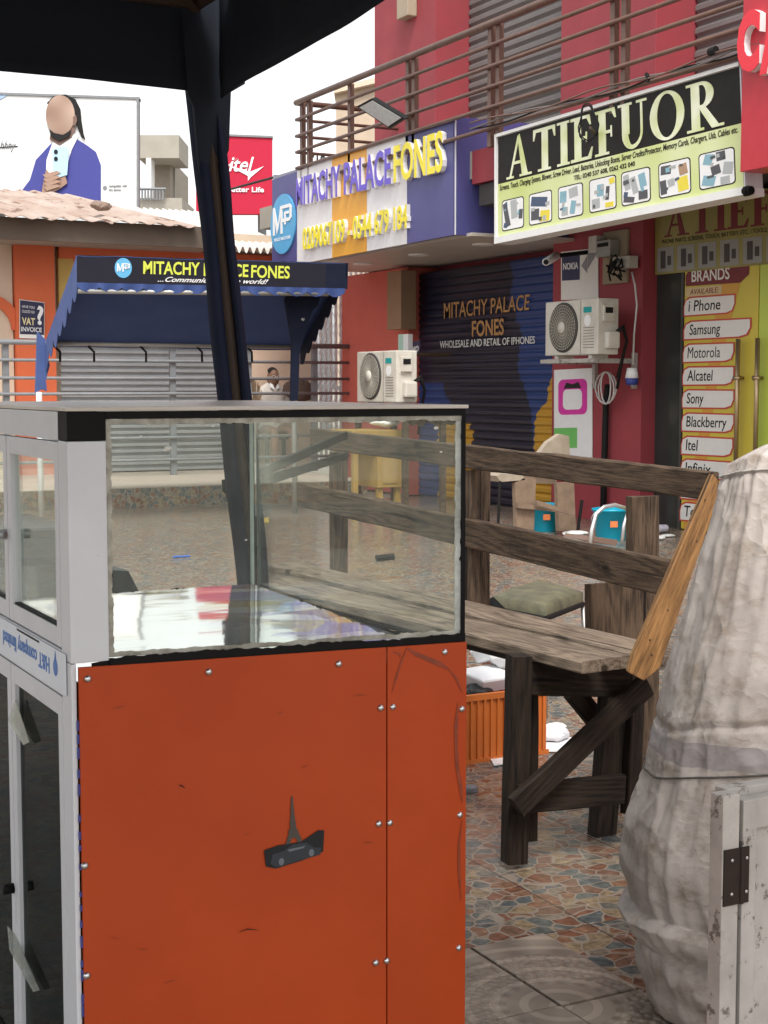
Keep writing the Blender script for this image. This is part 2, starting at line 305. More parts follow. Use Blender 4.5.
# ================================================================ GROUND
mb=MB(); S=600
mb.quad((-S,-S,-.02),(S,-S,-.02),(S,S,-.02),(-S,S,-.02)); mb.build('ground',M_ground,origin=(0,0,0),kind='structure')
def mosaic_mat():
    m=bpy.data.materials.new('crazy_paving_tiles'); m.use_nodes=True; nt=m.node_tree; b=nt.nodes['Principled BSDF']; L=nt.links
    tc=N(nt,'ShaderNodeTexCoord'); dn=N(nt,'ShaderNodeTexNoise'); dn.inputs['Scale'].default_value=5; L.new(tc.outputs['Object'],dn.inputs['Vector'])
    mm=N(nt,'ShaderNodeVectorMath',operation='MULTIPLY_ADD'); mm.inputs[1].default_value=(.09,.09,.09); L.new(dn.outputs['Color'],mm.inputs[0]); L.new(tc.outputs['Object'],mm.inputs[2])
    mp=N(nt,'ShaderNodeMapping'); mp.inputs['Scale'].default_value=(1,1.15,1); mp.inputs['Rotation'].default_value=(0,0,.5); L.new(mm.outputs[0],mp.inputs['Vector'])
    ve=N(nt,'ShaderNodeTexVoronoi',feature='DISTANCE_TO_EDGE'); vc=N(nt,'ShaderNodeTexVoronoi',feature='F1')
    for v in (ve,vc): v.inputs['Scale'].default_value=19; v.inputs['Randomness'].default_value=.8; L.new(mp.outputs[0],v.inputs['Vector'])
    sp=N(nt,'ShaderNodeSeparateColor'); L.new(vc.outputs['Color'],sp.inputs[0])
    rp=N(nt,'ShaderNodeValToRGB'); cr=rp.color_ramp; cr.interpolation='CONSTANT'
    cols=[(.2,.09,.055),(.13,.14,.13),(.24,.13,.08),(.17,.16,.135),(.28,.21,.13),(.11,.125,.125),(.2,.115,.08),(.23,.19,.145)]
    cr.elements[0].color=rgba(cols[0]); cr.elements[1].position=1/8; cr.elements[1].color=rgba(cols[1])
    for i in range(2,8): e=cr.elements.new(i/8); e.color=rgba(cols[i])
    L.new(sp.outputs[0],rp.inputs[0])
    fn=N(nt,'ShaderNodeTexNoise'); fn.inputs['Scale'].default_value=45; fn.inputs['Detail'].default_value=5; L.new(tc.outputs['Object'],fn.inputs['Vector'])
    fr=N(nt,'ShaderNodeMapRange'); fr.inputs[1].default_value=.3; fr.inputs[2].default_value=.7; fr.inputs[3].default_value=.55; fr.inputs[4].default_value=1.35; L.new(fn.outputs['Fac'],fr.inputs[0])
    mx=N(nt,'ShaderNodeMix',data_type='RGBA',blend_type='MULTIPLY'); mx.inputs[0].default_value=1; L.new(rp.outputs[0],mx.inputs[6]); L.new(fr.outputs[0],mx.inputs[7])
    er=N(nt,'ShaderNodeValToRGB'); er.color_ramp.elements[0].position=.03; er.color_ramp.elements[1].position=.055; L.new(ve.outputs['Distance'],er.inputs[0])
    m2=N(nt,'ShaderNodeMix',data_type='RGBA'); L.new(er.outputs[0],m2.inputs[0]); m2.inputs[6].default_value=(.3,.25,.2,1); L.new(mx.outputs[2],m2.inputs[7])
    # large soil patches
    sn=N(nt,'ShaderNodeTexNoise'); sn.inputs['Scale'].default_value=1.3; sn.inputs['Detail'].default_value=6; L.new(tc.outputs['Object'],sn.inputs['Vector'])
    sr=N(nt,'ShaderNodeMapRange'); sr.inputs[1].default_value=.35; sr.inputs[2].default_value=.7; sr.inputs[3].default_value=0; sr.inputs[4].default_value=.22; L.new(sn.outputs['Fac'],sr.inputs[0])
    m3=N(nt,'ShaderNodeMix',data_type='RGBA'); L.new(sr.outputs[0],m3.inputs[0]); L.new(m2.outputs[2],m3.inputs[6]); m3.inputs[7].default_value=(.13,.12,.105,1)
    # square tile joints every 0.4 m
    sx=N(nt,'ShaderNodeSeparateXYZ'); L.new(tc.outputs['Object'],sx.inputs[0]); js=[]
    for k in (0,1):
        q1=N(nt,'ShaderNodeMath',operation='PINGPONG'); q1.inputs[1].default_value=.2; L.new(sx.outputs[k],q1.inputs[0])
        q2=N(nt,'ShaderNodeMath',operation='LESS_THAN'); q2.inputs[1].default_value=.0025; L.new(q1.outputs[0],q2.inputs[0]); js.append(q2)
    q3=N(nt,'ShaderNodeMath',operation='MAXIMUM'); L.new(js[0].outputs[0],q3.inputs[0]); L.new(js[1].outputs[0],q3.inputs[1])
    q4=N(nt,'ShaderNodeMath',operation='MULTIPLY'); q4.inputs[1].default_value=.8; L.new(q3.outputs[0],q4.inputs[0])
    m4=N(nt,'ShaderNodeMix',data_type='RGBA'); L.new(q4.outputs[0],m4.inputs[0]); L.new(m3.outputs[2],m4.inputs[6]); m4.inputs[7].default_value=(.06,.05,.045,1)
    L.new(m4.outputs[2],b.inputs['Base Color'])
    rr=N(nt,'ShaderNodeMapRange'); rr.inputs[3].default_value=.08; rr.inputs[4].default_value=.36; L.new(fn.outputs['Fac'],rr.inputs[0]); L.new(rr.outputs[0],b.inputs['Roughness'])
    bp=N(nt,'ShaderNodeBump'); bp.inputs['Strength'].default_value=.28; bp.inputs['Distance'].default_value=.004
    hh=N(nt,'ShaderNodeMath',operation='MULTIPLY_ADD'); hh.inputs[1].default_value=.4; L.new(fn.outputs['Fac'],hh.inputs[0]); L.new(er.outputs[0],hh.inputs[2]); L.new(hh.outputs[0],bp.inputs['Height']); L.new(bp.outputs[0],b.inputs['Normal'])
    return m
M_mos=mosaic_mat()
XB=1.872; YB=2.80
mb=MB(); mb.prism([(XB,-6,0),(8.6,-6,0),(8.6,15.02,0),(-9,15.02,0),(-9,YB,0),(XB,YB,0)],(0,0,-.018)); mb.build('terrace_floor',M_mos,origin=(0,0,0),kind='structure')
def slab_mat():
    m=bpy.data.materials.new('embossed_concrete'); m.use_nodes=True; nt=m.node_tree; b=nt.nodes['Principled BSDF']; L=nt.links
    tc=N(nt,'ShaderNodeTexCoord'); sx=N(nt,'ShaderNodeSeparateXYZ'); L.new(tc.outputs['Object'],sx.inputs[0])
    def M(op,a,b_=None,c=None):
        n=N(nt,'ShaderNodeMath',operation=op)
        for i,v in enumerate((a,b_,c)):
            if v is None: continue
            if isinstance(v,(int,float)): n.inputs[i].default_value=v
            else: L.new(v,n.inputs[i])
        return n.outputs[0]
    u=M('PINGPONG',sx.outputs[0],.36); v=M('PINGPONG',sx.outputs[1],.36)
    r=M('SQRT',M('ADD',M('MULTIPLY',u,u),M('MULTIPLY',v,v)))
    ang=M('ARCTAN2',v,u)
    band=M('SINE',M('MULTIPLY',r,105))            # concentric bands
    bandh=M('GREATER_THAN',band,.55)
    pet=M('MULTIPLY',M('MULTIPLY',M('SINE',M('MULTIPLY',ang,18)),M('GREATER_THAN',M('SINE',M('MULTIPLY',r,23)),.1)),M('GREATER_THAN',r,.11))
    vo=N(nt,'ShaderNodeTexVoronoi'); vo.inputs['Scale'].default_value=60; L.new(tc.outputs['Object'],vo.inputs['Vector'])
    peb=M('MULTIPLY',M('SUBTRACT',.6,vo.outputs['Distance']),M('LESS_THAN',M('SINE',M('MULTIPLY',r,23)),0))
    h=M('ADD',M('MULTIPLY',bandh,.7),M('ADD',M('MULTIPLY',pet,.3),M('MULTIPLY',peb,1.2)))
    no=N(nt,'ShaderNodeTexNoise'); no.inputs['Scale'].default_value=7; no.inputs['Detail'].default_value=8; L.new(tc.outputs['Object'],no.inputs['Vector'])
    f=M('ADD',M('MULTIPLY',h,.27),M('MULTIPLY',no.outputs['Fac'],.8))
    rp=N(nt,'ShaderNodeValToRGB'); rp.color_ramp.elements[0].position=.25; rp.color_ramp.elements[0].color=(.17,.135,.105,1); rp.color_ramp.elements[1].position=.85; rp.color_ramp.elements[1].color=(.46,.38,.3,1); L.new(f,rp.inputs[0]); L.new(rp.outputs[0],b.inputs['Base Color'])
    b.inputs['Roughness'].default_value=.55
    bp=N(nt,'ShaderNodeBump'); bp.inputs['Strength'].default_value=1; bp.inputs['Distance'].default_value=.007; L.new(h,bp.inputs['Height']); L.new(bp.outputs[0],b.inputs['Normal'])
    return m
mb=MB()
xs=[XB,1.674]; 
while xs[-1]>-6: xs.append(xs[-1]-.36)
ys=[YB]
while ys[-1]>-4: ys.append(ys[-1]-.36)
for i in range(len(xs)-1):
    for j in range(len(ys)-1):
        dz=random.uniform(-.002,.003)
        mb.box(xs[i+1]+.004,xs[i]-.004,ys[j+1]+.004,ys[j]-.004,-.015,.005+dz,.003)
mb.build('paving_slabs',slab_mat(),origin=(1.674,2.44,0),kind='structure')
# platform step in front of the left building
mb=MB(); mb.box(-9,7.6,15.0,15.03,0,.2); mb.build('step_riser',M_mos,origin=(0,0,0),kind='structure')
M_plat=mat('platform_tiles',(.5,.42,.35),.35,(.38,.32,.27),scale=3,amt=.7)
mb=MB(); mb.box(-9,7.6,15.0,19,.2,.215,.004); mb.build('platform_floor',M_plat,origin=(0,0,0),kind='structure')
mb=MB(); mb.box(-9,7.6,15.04,19,-.01,.199); mb.build('platform_base',M_concrete,origin=(0,0,0),kind='structure')

# ================================================================ DISPLAY CASE
yF=2.15; xL=P(68,500,y=yF).x; xM=P(107,500,y=yF).x; xR=P(465,500,y=yF).x; xO=P(80,800,y=yF).x
zT=P(107,411,y=yF).z; zB=.80; yK=3.06
zBL=P(107,661,y=yF).z; zBR=P(465,637,y=yF).z
case=thing('display_case',(xM,yF,0),'glass topped display case with white door frames and orange panelled front, standing in the foreground','display case')
# carcass
mb=MB(); mb.box(xL+.03,xR-.012,yF+.03,yK,.05,.07); mb.box(xR-.012,xR,yF+.012,yK,.05,zB-.01); mb.box(xL+.03,xR,yK,yK+.012,.05,zB-.01)
mb.build('carcass',M_wooddk,case)
mb=MB()
for sx in (xL+.05,xR-.05):
    for sy in (yF+.06,yK-.05): mb.box(sx-.02,sx+.02,sy-.02,sy+.02,-.02,.05)
mb.build('foot',M_black,case)
# orange panels: seam at px 387 -> 383
xS=P(385,800,y=yF).x
qF=Q((xO,yF,0),(xR,yF,0),(xR,yF,1),(xO,yF,1))   # front plane, normal -y ; uv -> x,z
def fu(x): return (x-xO)/(xR-xO)
top=lambda x: zBL-.004+(zBR-zBL)*fu(x)*1.0
def wpx(px,py): v=P(px,py,y=yF); return (fu(v.x),v.z)
mb=MB(); qF.poly(mb,[(0,.04),(fu(xS)-.0015,.04),(fu(xS)-.0015,top(xS)-.003),(0,wpx(80,667)[1])],0,.006); mb.build('front_panel',M_orange,case)
mb=MB(); qF.poly(mb,[(fu(xS)+.0015,.04),(1,.04),(1,wpx(467,641)[1]),(fu(xS)+.0015,top(xS)-.003)],0.001,.0075); pnl=mb.build('front_panel',M_orange,case)
mb=MB(); qF.poly(mb,[(fu(xM)-.04,wpx(80,669)[1]-.004),(1,wpx(467,642)[1]-.002),(1,zBR-.001),(fu(xM),zBL+.001),(fu(xM)-.04,zBL-.002)],-.004,-.0005); mb.build('joint_strip',M_black,case)
# rivets
for (px,py) in [(88,679),(209,672),(339,664),(445,652),(381,708),(393,707),(462,709),(379,824),(390,823),(460,815),(85,866),(376,963),(387,961),(459,948),(87,976)]:
    v=P(px,py,y=yF-.008)
    mb=MB(); mb.lathe(v,[(.0058,.002),(.0055,0),(.0045,-.002),(.0025,-.0032),(0.0001,-.0036)],14,'y'); mb.build('rivet',M_silver,case,smooth=True)
# scuff scratches on the front
M_scf=mat('dark_scuff',(.16,.03,.01),.5,(.3,.045,.012),scale=60,amt=1)
def smear(pts,w,m=M_scf):
    a=[];b=[]
    for k,(px,py) in enumerate(pts):
        x0_,y0_=pts[max(k-1,0)]; x1_,y1_=pts[min(k+1,len(pts)-1)]; dx,dy=x1_-x0_,y1_-y0_; l=math.hypot(dx,dy); ww=w*(.25 if k in(0,len(pts)-1) else 1)*random.uniform(.8,1.2)
        a.append(P(px-dy/l*ww/2,py+dx/l*ww/2,y=yF-.0083)); b.append(P(px+dy/l*ww/2,py-dx/l*ww/2,y=yF-.0083))
    for k in range(len(a)-1):
        pass
    t=MB(); t.prism(a+b[::-1],(0,-.0004,0)); return t.build('scratch',m,case)
smear([(392,692),(396,678),(402,660),(407,648)],1.6); smear([(407,648),(416,654),(428,659),(440,664),(448,669)],4.5); smear([(448,668),(456,678),(462,692)],2.2)
smear([(458,703),(456,725),(456,745),(457,765),(461,790),(462,802)],3.2); smear([(462,820),(459,845),(459,870),(461,900)],2.4)
smear([(179,785),(182,786),(185,788)],1.4,M_ink); smear([(239,932),(248,929),(258,930)],1,M_ink); smear([(393,652),(400,654),(400,658)],2.2)
for k in range(9):
    px,py=random.uniform(110,370),random.uniform(690,1000); an=random.uniform(-.5,.5); l=random.uniform(4,16)
    smear([(px,py),(px+l*.5*math.cos(an),py+l*.5*math.sin(an)),(px+l*math.cos(an),py+l*math.sin(an))],.7)
M_spk=flat('paint_speck',(.6,.6,.55),.6)
for (px,py,r_) in ((145,421,2.4),(149,424,1.6),(168,448,2.6),(165,450,1.5),(141,436,1),(204,423,1.8),(213,426,1.4),(246,540,1),(330,423,1.5),(436,428,2),(441,452,1.2)):
    c=P(px,py,y=yF+.004); k=r_*.0015; t=MB(); t.ball(c,k,(1.6,.3,.9),2); t.build('paint_speck',M_spk,case,smooth=True)
# sticker: tower above a car
M_stk=flat('sticker_dark',(.012,.013,.015),.4,spec=.3); M_stk2=flat('sticker_gold',(.06,.05,.04),.4)
st=MB(); qF.poly(st,[wpx(*p) for p in [(262,849),(276,844),(290,842),(300,840),(316,829),(322,829),(321,850),(300,859),(274,867),(264,865)]],.0075,.0085)
stk=st.build('sticker',M_stk,case,label='small dark sticker of a lattice tower above a car')
st=MB(); qF.poly(st,[wpx(*p) for p in [(283,845),(288,828),(288.6,812),(289.2,795),(290.6,795),(292,811),(294,826),(302,843),(297,843),(293,836),(289,838),(288,845)]],.0075,.0082); 
for (a,b,c,d) in ((286,829,296,831),(287,821,294,822)): qF.poly(st,[wpx(a,d),wpx(c,d),wpx(c,b),wpx(a,b)],.0084,.009)
st.build('printed_tower',M_stk2,stk)
st=MB(); qF.poly(st,[wpx(*p) for p in [(268,862),(270,853),(282,849),(290,843),(304,841),(312,846),(319,846),(318,853),(300,858),(274,866)]],.0087,.0092); st.build('printed_car',flat('car_print',(.02,.027,.035),.35),stk)
st=MB(); 
for c in ((279,860),(309,851)):
    u,v=wpx(*c); qF.ell(st,u,v,.007,.006,.0094,.0098,16)
qF.poly(st,[wpx(285,848),wpx(303,844),wpx(301,846.5),wpx(287,850)],.0094,.0098)
st.build('printed_wheels',flat('grey_print',(.12,.14,.16),.3),stk)
st=MB(); u,v=wpx(289,870)
# white corner post and black cap
mb=MB(); mb.box(xL,xM,yF,yF+.05,zBL,P(107,441,y=yF).z,.002); mb.build('corner_post',M_white,case)
mb=MB(); mb.box(xL,xO-.002,yF,yF+.05,.04,zBL-.001,.002); mb.build('corner_post',M_white,case)
mb=MB(); mb.box(xL,xM,yF-.001,yF+.05,P(107,440.5,y=yF).z,zT-.001,.002); mb.build('corner_cap',M_black,case)
# blue print scraps down the joint
for k in range(26):
    z=.05+k*.028+random.uniform(-.008,.008); mb=MB(); mb.box(xO-.0035,xO+.0005,yF-.003,yF-.001,z,z+random.uniform(.006,.018)); mb.build('joint_tape',flat('blue_scrap',(.05,.06,.25),.6),case)
# glass panes
mb=MB(); mb.box(xM,xR-.008,yF+.006,yF+.010,zBR-.01,zT-.014); mb.build('glass_pane',M_glass,case)
mb=MB(); mb.box(xR-.008,xR-.003,yF+.01,yK-.006,zB-.005,zT-.014); mb.build('glass_pane',M_glassbk,case)
mb=MB(); mb.box(xL+.02,xR-.008,yK-.006,yK-.001,zB-.005,zT-.014); mb.build('glass_pane',M_glassbk,case)
# top board with black edge
M_top=mat('stained_glass_top',(.6,.55,.48),.3,(.42,.38,.33),scale=7,amt=.8,speck=((.5,.5,.47),25,.74))
mb=MB(); mb.box(xL-.003,xR+.004,yF-.004,yK+.01,zT,zT+.006,.001); mb.build('top_board',M_top,case)
mb=MB(); mb.box(xM,xR,yF,yF+.012,zT-.012,zT-.001); mb.box(xR-.012,xR,yF+.012,yK,zT-.012,zT-.001); mb.box(xL,xR-.012,yK-.004,yK+.004,zT-.012,zT-.001)
mb.box(xR-.006,xR+.001,yF+.0,yF+.012,zBR-.01,zT-.012)
mb.build('edge_trim',M_black,case)
mb=MB(); mb.box(xR-.014,xR-.008,yK-.014,yK-.006,zB,zT-.013); mb.build('glass_edge',flat('green_glass_edge',(.45,.55,.5),.25),case)
# ragged black bead and dried sealant round the front pane
qP=Q((xM,yF,zBL),(xR,yF,zBR),(xR,yF,zT-.012),(xM,yF,zT-.012))
ribbon(qP,(0,-.02),(1,-.02),(0,.034),M_black,case,'rubber_bead',d=-.003,ragged=.28,n=180,th=.006)
ribbon(qP,(0,.012),(1,.012),(0,.02),M_seal,case,'sealant',d=-.006,ragged=.4,n=180)
ribbon(qP,(0,1),(1,1),(0,-.022),M_seal,case,'sealant',d=-.004,ragged=.5,n=180)
ribbon(qP,(0,.03),(0,1),(.013,0),M_seal,case,'sealant',d=-.0045,ragged=.35,n=180)
ribbon(qP,(.972,.03),(.972,1),(.02,0),glass('smear_film',tint=(.7,.72,.68),dust=.35),case,'sealant',d=-.005,ragged=.35,n=180)
qK=Q((xR-.009,yK-.008,zB),(xL,yK-.008,zB),(xL,yK-.008,zB+1),(xR-.009,yK-.008,zB+1))
qB=Q((xL+.03,yK-.009,zB),(xR-.01,yK-.009,zB),(xR-.01,yK-.009,zB+.4),(xL+.03,yK-.009,zB+.4))
ribbon(qB,(0,.02),(1,.02),(0,.02),M_black,case,'rubber_bead',d=0,ragged=.6,n=180)
qS=Q((xR-.0095,yK-.01,zB),(xR-.0095,yF+.02,zB),(xR-.0095,yF+.02,zB+.4),(xR-.0095,yK-.01,zB+.4))
ribbon(qS,(0,.015),(1,-.0),(0,.022),M_black,case,'rubber_bead',d=0,ragged=.7,n=180)
ribbon(qS,(0,1.0),(1,1.0),(0,-.03),M_seal,case,'sealant',d=.0,ragged=.8,n=180)
# mirror-like shelf sheet
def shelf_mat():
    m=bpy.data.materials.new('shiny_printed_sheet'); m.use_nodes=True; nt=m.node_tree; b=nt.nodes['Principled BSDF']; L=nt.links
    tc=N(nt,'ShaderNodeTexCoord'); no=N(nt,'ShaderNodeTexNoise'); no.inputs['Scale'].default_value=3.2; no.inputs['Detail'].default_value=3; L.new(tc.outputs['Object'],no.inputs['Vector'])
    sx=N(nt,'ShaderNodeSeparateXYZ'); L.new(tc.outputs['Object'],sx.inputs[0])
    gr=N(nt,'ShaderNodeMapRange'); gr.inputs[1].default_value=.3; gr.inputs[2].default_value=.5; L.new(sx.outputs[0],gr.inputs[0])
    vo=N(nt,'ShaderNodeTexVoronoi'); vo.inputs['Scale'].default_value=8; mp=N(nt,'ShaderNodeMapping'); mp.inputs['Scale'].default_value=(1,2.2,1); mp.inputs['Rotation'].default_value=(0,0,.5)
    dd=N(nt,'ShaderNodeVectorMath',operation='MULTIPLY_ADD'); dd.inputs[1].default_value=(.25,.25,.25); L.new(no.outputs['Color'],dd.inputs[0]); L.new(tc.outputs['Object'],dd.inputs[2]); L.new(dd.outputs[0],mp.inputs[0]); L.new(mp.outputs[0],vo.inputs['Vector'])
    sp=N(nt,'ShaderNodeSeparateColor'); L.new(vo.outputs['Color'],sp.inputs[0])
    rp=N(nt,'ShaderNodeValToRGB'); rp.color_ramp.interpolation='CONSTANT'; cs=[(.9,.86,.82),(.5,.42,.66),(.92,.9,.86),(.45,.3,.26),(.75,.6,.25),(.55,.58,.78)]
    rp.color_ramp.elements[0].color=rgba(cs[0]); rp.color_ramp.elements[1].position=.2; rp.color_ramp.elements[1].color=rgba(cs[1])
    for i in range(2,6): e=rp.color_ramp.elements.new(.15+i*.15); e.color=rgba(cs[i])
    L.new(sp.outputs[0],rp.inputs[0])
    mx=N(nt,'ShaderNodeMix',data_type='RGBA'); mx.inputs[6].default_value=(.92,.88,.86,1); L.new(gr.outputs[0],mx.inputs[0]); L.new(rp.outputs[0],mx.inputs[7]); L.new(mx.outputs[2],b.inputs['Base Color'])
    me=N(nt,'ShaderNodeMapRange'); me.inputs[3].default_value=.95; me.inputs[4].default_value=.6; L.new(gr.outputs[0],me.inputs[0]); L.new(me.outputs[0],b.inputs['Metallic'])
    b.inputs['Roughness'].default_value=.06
    bn=N(nt,'ShaderNodeTexNoise'); bn.inputs['Scale'].default_value=4; bn.inputs['Detail'].default_value=2; mp2=N(nt,'ShaderNodeMapping'); mp2.inputs['Scale'].default_value=(1,2.2,1); L.new(tc.outputs['Object'],mp2.inputs[0]); L.new(mp2.outputs[0],bn.inputs['Vector'])
    bp=N(nt,'ShaderNodeBump'); bp.inputs['Strength'].default_value=.035; bp.inputs['Distance'].default_value=.02; L.new(bn.outputs['Fac'],bp.inputs['Height']); L.new(bp.outputs[0],b.inputs['Normal'])
    return m
mb=MB(); n=24
g=[[mb.bm.verts.new((xL+.03+(xR-.012-xL-.03)*i/n, yF+.012+(yK-.02-yF)*j/n, zB+.017*j/n+.0005*noise.noise(Vector((i*.22,j*.35,1))))) for i in range(n+1)] for j in range(n+1)]
for j in range(n):
    for i in range(n): mb.bm.faces.new((g[j][i],g[j][i+1],g[j+1][i+1],g[j+1][i]))
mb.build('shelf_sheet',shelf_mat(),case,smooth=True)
mb=MB(); mb.box(xL+.03,xR-.012,yF+.012,yK-.008,zB-.025,zB-.008); mb.build('shelf_board',M_wooddk,case)
# left side: frame, doors, glass (plane x = xL)
def sy(px,py=600): return P(px,py,x=xL).y
def sz(px,py): return P(px,py,x=xL).z
ySa=sy(67); yW0=sy(65); yW1=sy(13); yM0=sy(9.5)
zHead=sz(66,441); zSill=sz(66,645); zSt0=sz(66,700)
mb=MB(); mb.box(xL,xL+.02,yF+.05,yK+.01,zHead,zT-.001,.0015); mb.build('header_rail',M_white,case)
def door(y0,y1,z0,z1,fw,gl,nm='door'):
    mb=MB(); mb.box(xL,xL+.016,y0,y0+fw,z0,z1,.001); mb.box(xL,xL+.016,y1-fw,y1,z0,z1,.001); mb.box(xL+.0005,xL+.0155,y0+fw,y1-fw,z1-fw*1.3,z1,.001); mb.box(xL+.0005,xL+.0155,y0+fw,y1-fw,z0,z0+fw*1.3,.001)
    d=mb.build(nm,M_white,case)
    mb=MB(); mb.box(xL+.0075,xL+.0105,y0+fw-.004,y1-fw+.004,z0+fw-.004,z1-fw+.004); mb.build('glass_pane',gl,d)
    mb=MB(); mb.box(xL+.003,xL+.013,y0+fw,y0+fw+.003,z0+fw,z1-fw); mb.box(xL+.003,xL+.013,y0+fw+.003,y1-fw-.003,z0+fw*1.3,z0+fw*1.3+.003); mb.build('gasket',M_black,d)
    return d
zU0=sz(65,650); zU1=zHead-.003
yD0=yF+.052; yD1=yM0
for (a,b) in ((yD0,yD1),(yD1+.005,yK+.0)):
    d=door(a,b,zU0,zU1,.022,M_glass)
    mb=MB(); k=(b+.004 if a==yD0 else a-.02)
    if a!=yD0: 
        mb.tube([(xL,a+.008,sz(3,533)),(xL-.012,a+.008,sz(3,533)),(xL-.018,a+.008,sz(3,533))],.009,14); mb.build('knob',M_silver,d,smooth=True)
zLa=sz(66,716)+.022; 
for (a,b) in ((yD0,yD1),(yD1+.005,yK+.0)):
    d=door(a,b,.06,sz(66,700),.024,M_glassdk)
    if a!=yD0:
        mb=MB(); mb.tube([(xL,a+.008,sz(3,875)),(xL-.012,a+.008,sz(3,875)),(xL-.018,a+.008,sz(3,875))],.009,14); mb.build('knob',M_black,d,smooth=True)
mb=MB(); mb.box(xL,xL+.03,yF+.05,yK,.03,.058,.001); mb.box(xL,xL+.02,yF+.05,yK,sz(66,700)+.003,zU0-.003,.001); mr_=mb.build('middle_rail',M_white,case)
# sticker on the middle rail, printed upside down
qM=Q((xL,yK,sz(66,700)),(xL,yF+.05,sz(66,700)),(xL,yF+.05,zU0),(xL,yK,zU0))   # normal -x
def mu(py_y): return (yK-py_y)/(yK-yF-.05)
u1=mu(sy(66)); u0=mu(sy(-70))
mb=MB(); qM.rect(mb,u0,.1,u1,.93,.0015,.0025); ms=mb.build('sticker',flat('white_sticker',(.72,.76,.82),.4),mr_,label='white sticker printed upside down in blue')
M_blp=flat('blue_print',(.03,.16,.5),.4)
# upside-down text: first letter at the right end
ut0,ut1=mu(sy(4)),mu(sy(50))
text(qM,'H&T company limited',(ut0,.35,ut1,.78),M_blp,ms,d=.0028,ext=.0004,bold=.02,rot180=True)
mb=MB(); uc=mu(sy(56)); qM.ell(mb,uc,.55,.014,.17,.0028,.0032,18); qM.poly(mb,[(uc-.006,.7),(uc+.006,.7),(uc+.001,.9)],.0028,.0032); mb.build('printed_drop',M_blp,ms)
mb=MB(); qM.rect(mb,mu(sy(18)),.86,mu(sy(40)),.9,.0028,.0032); mb.build('printed_line',M_ink,ms)
# clear tape patches on the lower door
M_tape=glass('crinkled_tape',tint=(.85,.85,.82),gloss=.35,dust=.07,rough=.08)
for (pts) in ([(9,720),(16,700),(30,742),(24,745)],[(8,926),(15,934),(40,990),(34,992),(10,950)]):
    mb=MB(); qt=[P(a,b,x=xL-.001) for a,b in pts]; mb.prism(qt,(-.0015,0,0)); mb.build('tape',M_tape,case)
# dim bundles stored inside the lower part
mb=MB()
for k in range(9):
    mb.ball((random.uniform(xL+.1,xR-.1),random.uniform(yF+.15,yK-.15),.12+random.random()*.3),.09,(1,1.2,.7),2)
tt=mb.build('stored_cloth',mat('dark_cloth',(.05,.05,.07),.8,(.1,.09,.09)),case,smooth=True)
# dark case inside / behind: black padded box
bx=thing('black_box',(.75,3.6,0),'low black padded box behind the display case, seen through its glass','box')
v0=P(62,556,y=3.7)
mb=MB(); zt=P(107,566,y=3.62).z
xa,xb=P(24,560,y=3.62).x,P(125,560,y=3.62).x
mb.prism([(xa,3.5,0),(xb,3.5,0),(xb,3.5,zt-.06),(xb-.03,3.5,zt),(xa,3.5,zt+.02)],(0,.5,0)); mb.build('body',flat('black_vinyl',(.018,.018,.02),.4),bx)
mb=MB(); mb.box(xa-.3,xa+.12,3.52,3.98,zt+.021,zt+.11,.02); mb.build('lid',flat('black_vinyl2',(.02,.02,.022),.35),bx)

# ================================================================ CANOPY OVER THE CAMERA
cn=thing('canopy_tent',(1.4,3.5,0),'dark navy canopy overhead with a cloth wrapped leaning pole behind the display case','canopy')
pT=P(200,30,d=3.84); pB=P(254,577,d=3.72); pm=pB+(pB-pT)*((pB.z-0.0)/(pT.z-pB.z))
mb=MB(); mb.bar(pm,pT,.022,.022,up=(1,-2,0)); mb.build('pole',M_rust,cn)
# cloth wrap: strips each side of the pole
def wrap(off0,off1,name):
    mb=MB(); n=40; rt=Vector((math.cos(YAW),-math.sin(YAW),0)); fw=Vector((math.sin(YAW),math.cos(YAW),0)); prev=None
    for i in range(n+1):
        t=i/n; c=pm+(pT-pm)*(.02+t*.98)
        wv=noise.noise(Vector((t*7,off0*40,2)))*.008; w2=noise.noise(Vector((t*11,off1*40,5)))*.006
        k=1.0+.25*max(0,t-.75)*4
        a=c+rt*(off0*k+wv); b=c+rt*(off1+w2)
        ring=[a-fw*.004,(a+b)/2-fw*.022,b-fw*.006,b+fw*.012,(a+b)/2+fw*.02,a+fw*.01]
        cur=[mb.bm.verts.new(p) for p in ring]
        if prev:
            for j in range(6): mb.bm.faces.new((prev[j],prev[(j+1)%6],cur[(j+1)%6],cur[j]))
        else: mb.bm.faces.new(cur)
        prev=cur
    mb.bm.faces.new(prev[::-1]); mb.build(name,M_bluecloth,cn,smooth=True)
wrap(-.047,-.008,'cloth_wrap'); wrap(.010,.036,'cloth_wrap')
# valances and roof
zc=P(190,95,d=3.84).z; cx,cy=1.37,3.64
def valance(a,b,zb0,zb1,ztop,name):
    a=Vector(a);b=Vector(b); n=60; mb=MB(); nn=Vector((-(b-a).y,(b-a).x,0)).normalized(); rows=[]
    for k in range(9):
        row=[]
        for i in range(n+1):
            t=i/n; p=a+(b-a)*t; zb=zb0+(zb1-zb0)*t+.004*math.sin(t*23)+.004*noise.noise(Vector((t*15,1,0)))
            z=ztop+(zb-ztop)*k/8; wv=.014*noise.noise(Vector((t*7,k*.3,4)))*(k/8)
            row.append(Vector((p.x,p.y,z))+nn*wv)
        rows.append(row)
    V=[[mb.bm.verts.new(p) for p in r] for r in rows]
    for k in range(8):
        for i in range(n): mb.bm.faces.new((V[k][i],V[k][i+1],V[k+1][i+1],V[k+1][i]))
    o=mb.build(name,M_navycloth,cn,smooth=True); md=o.modifiers.new('s','SOLIDIFY'); md.thickness=.003
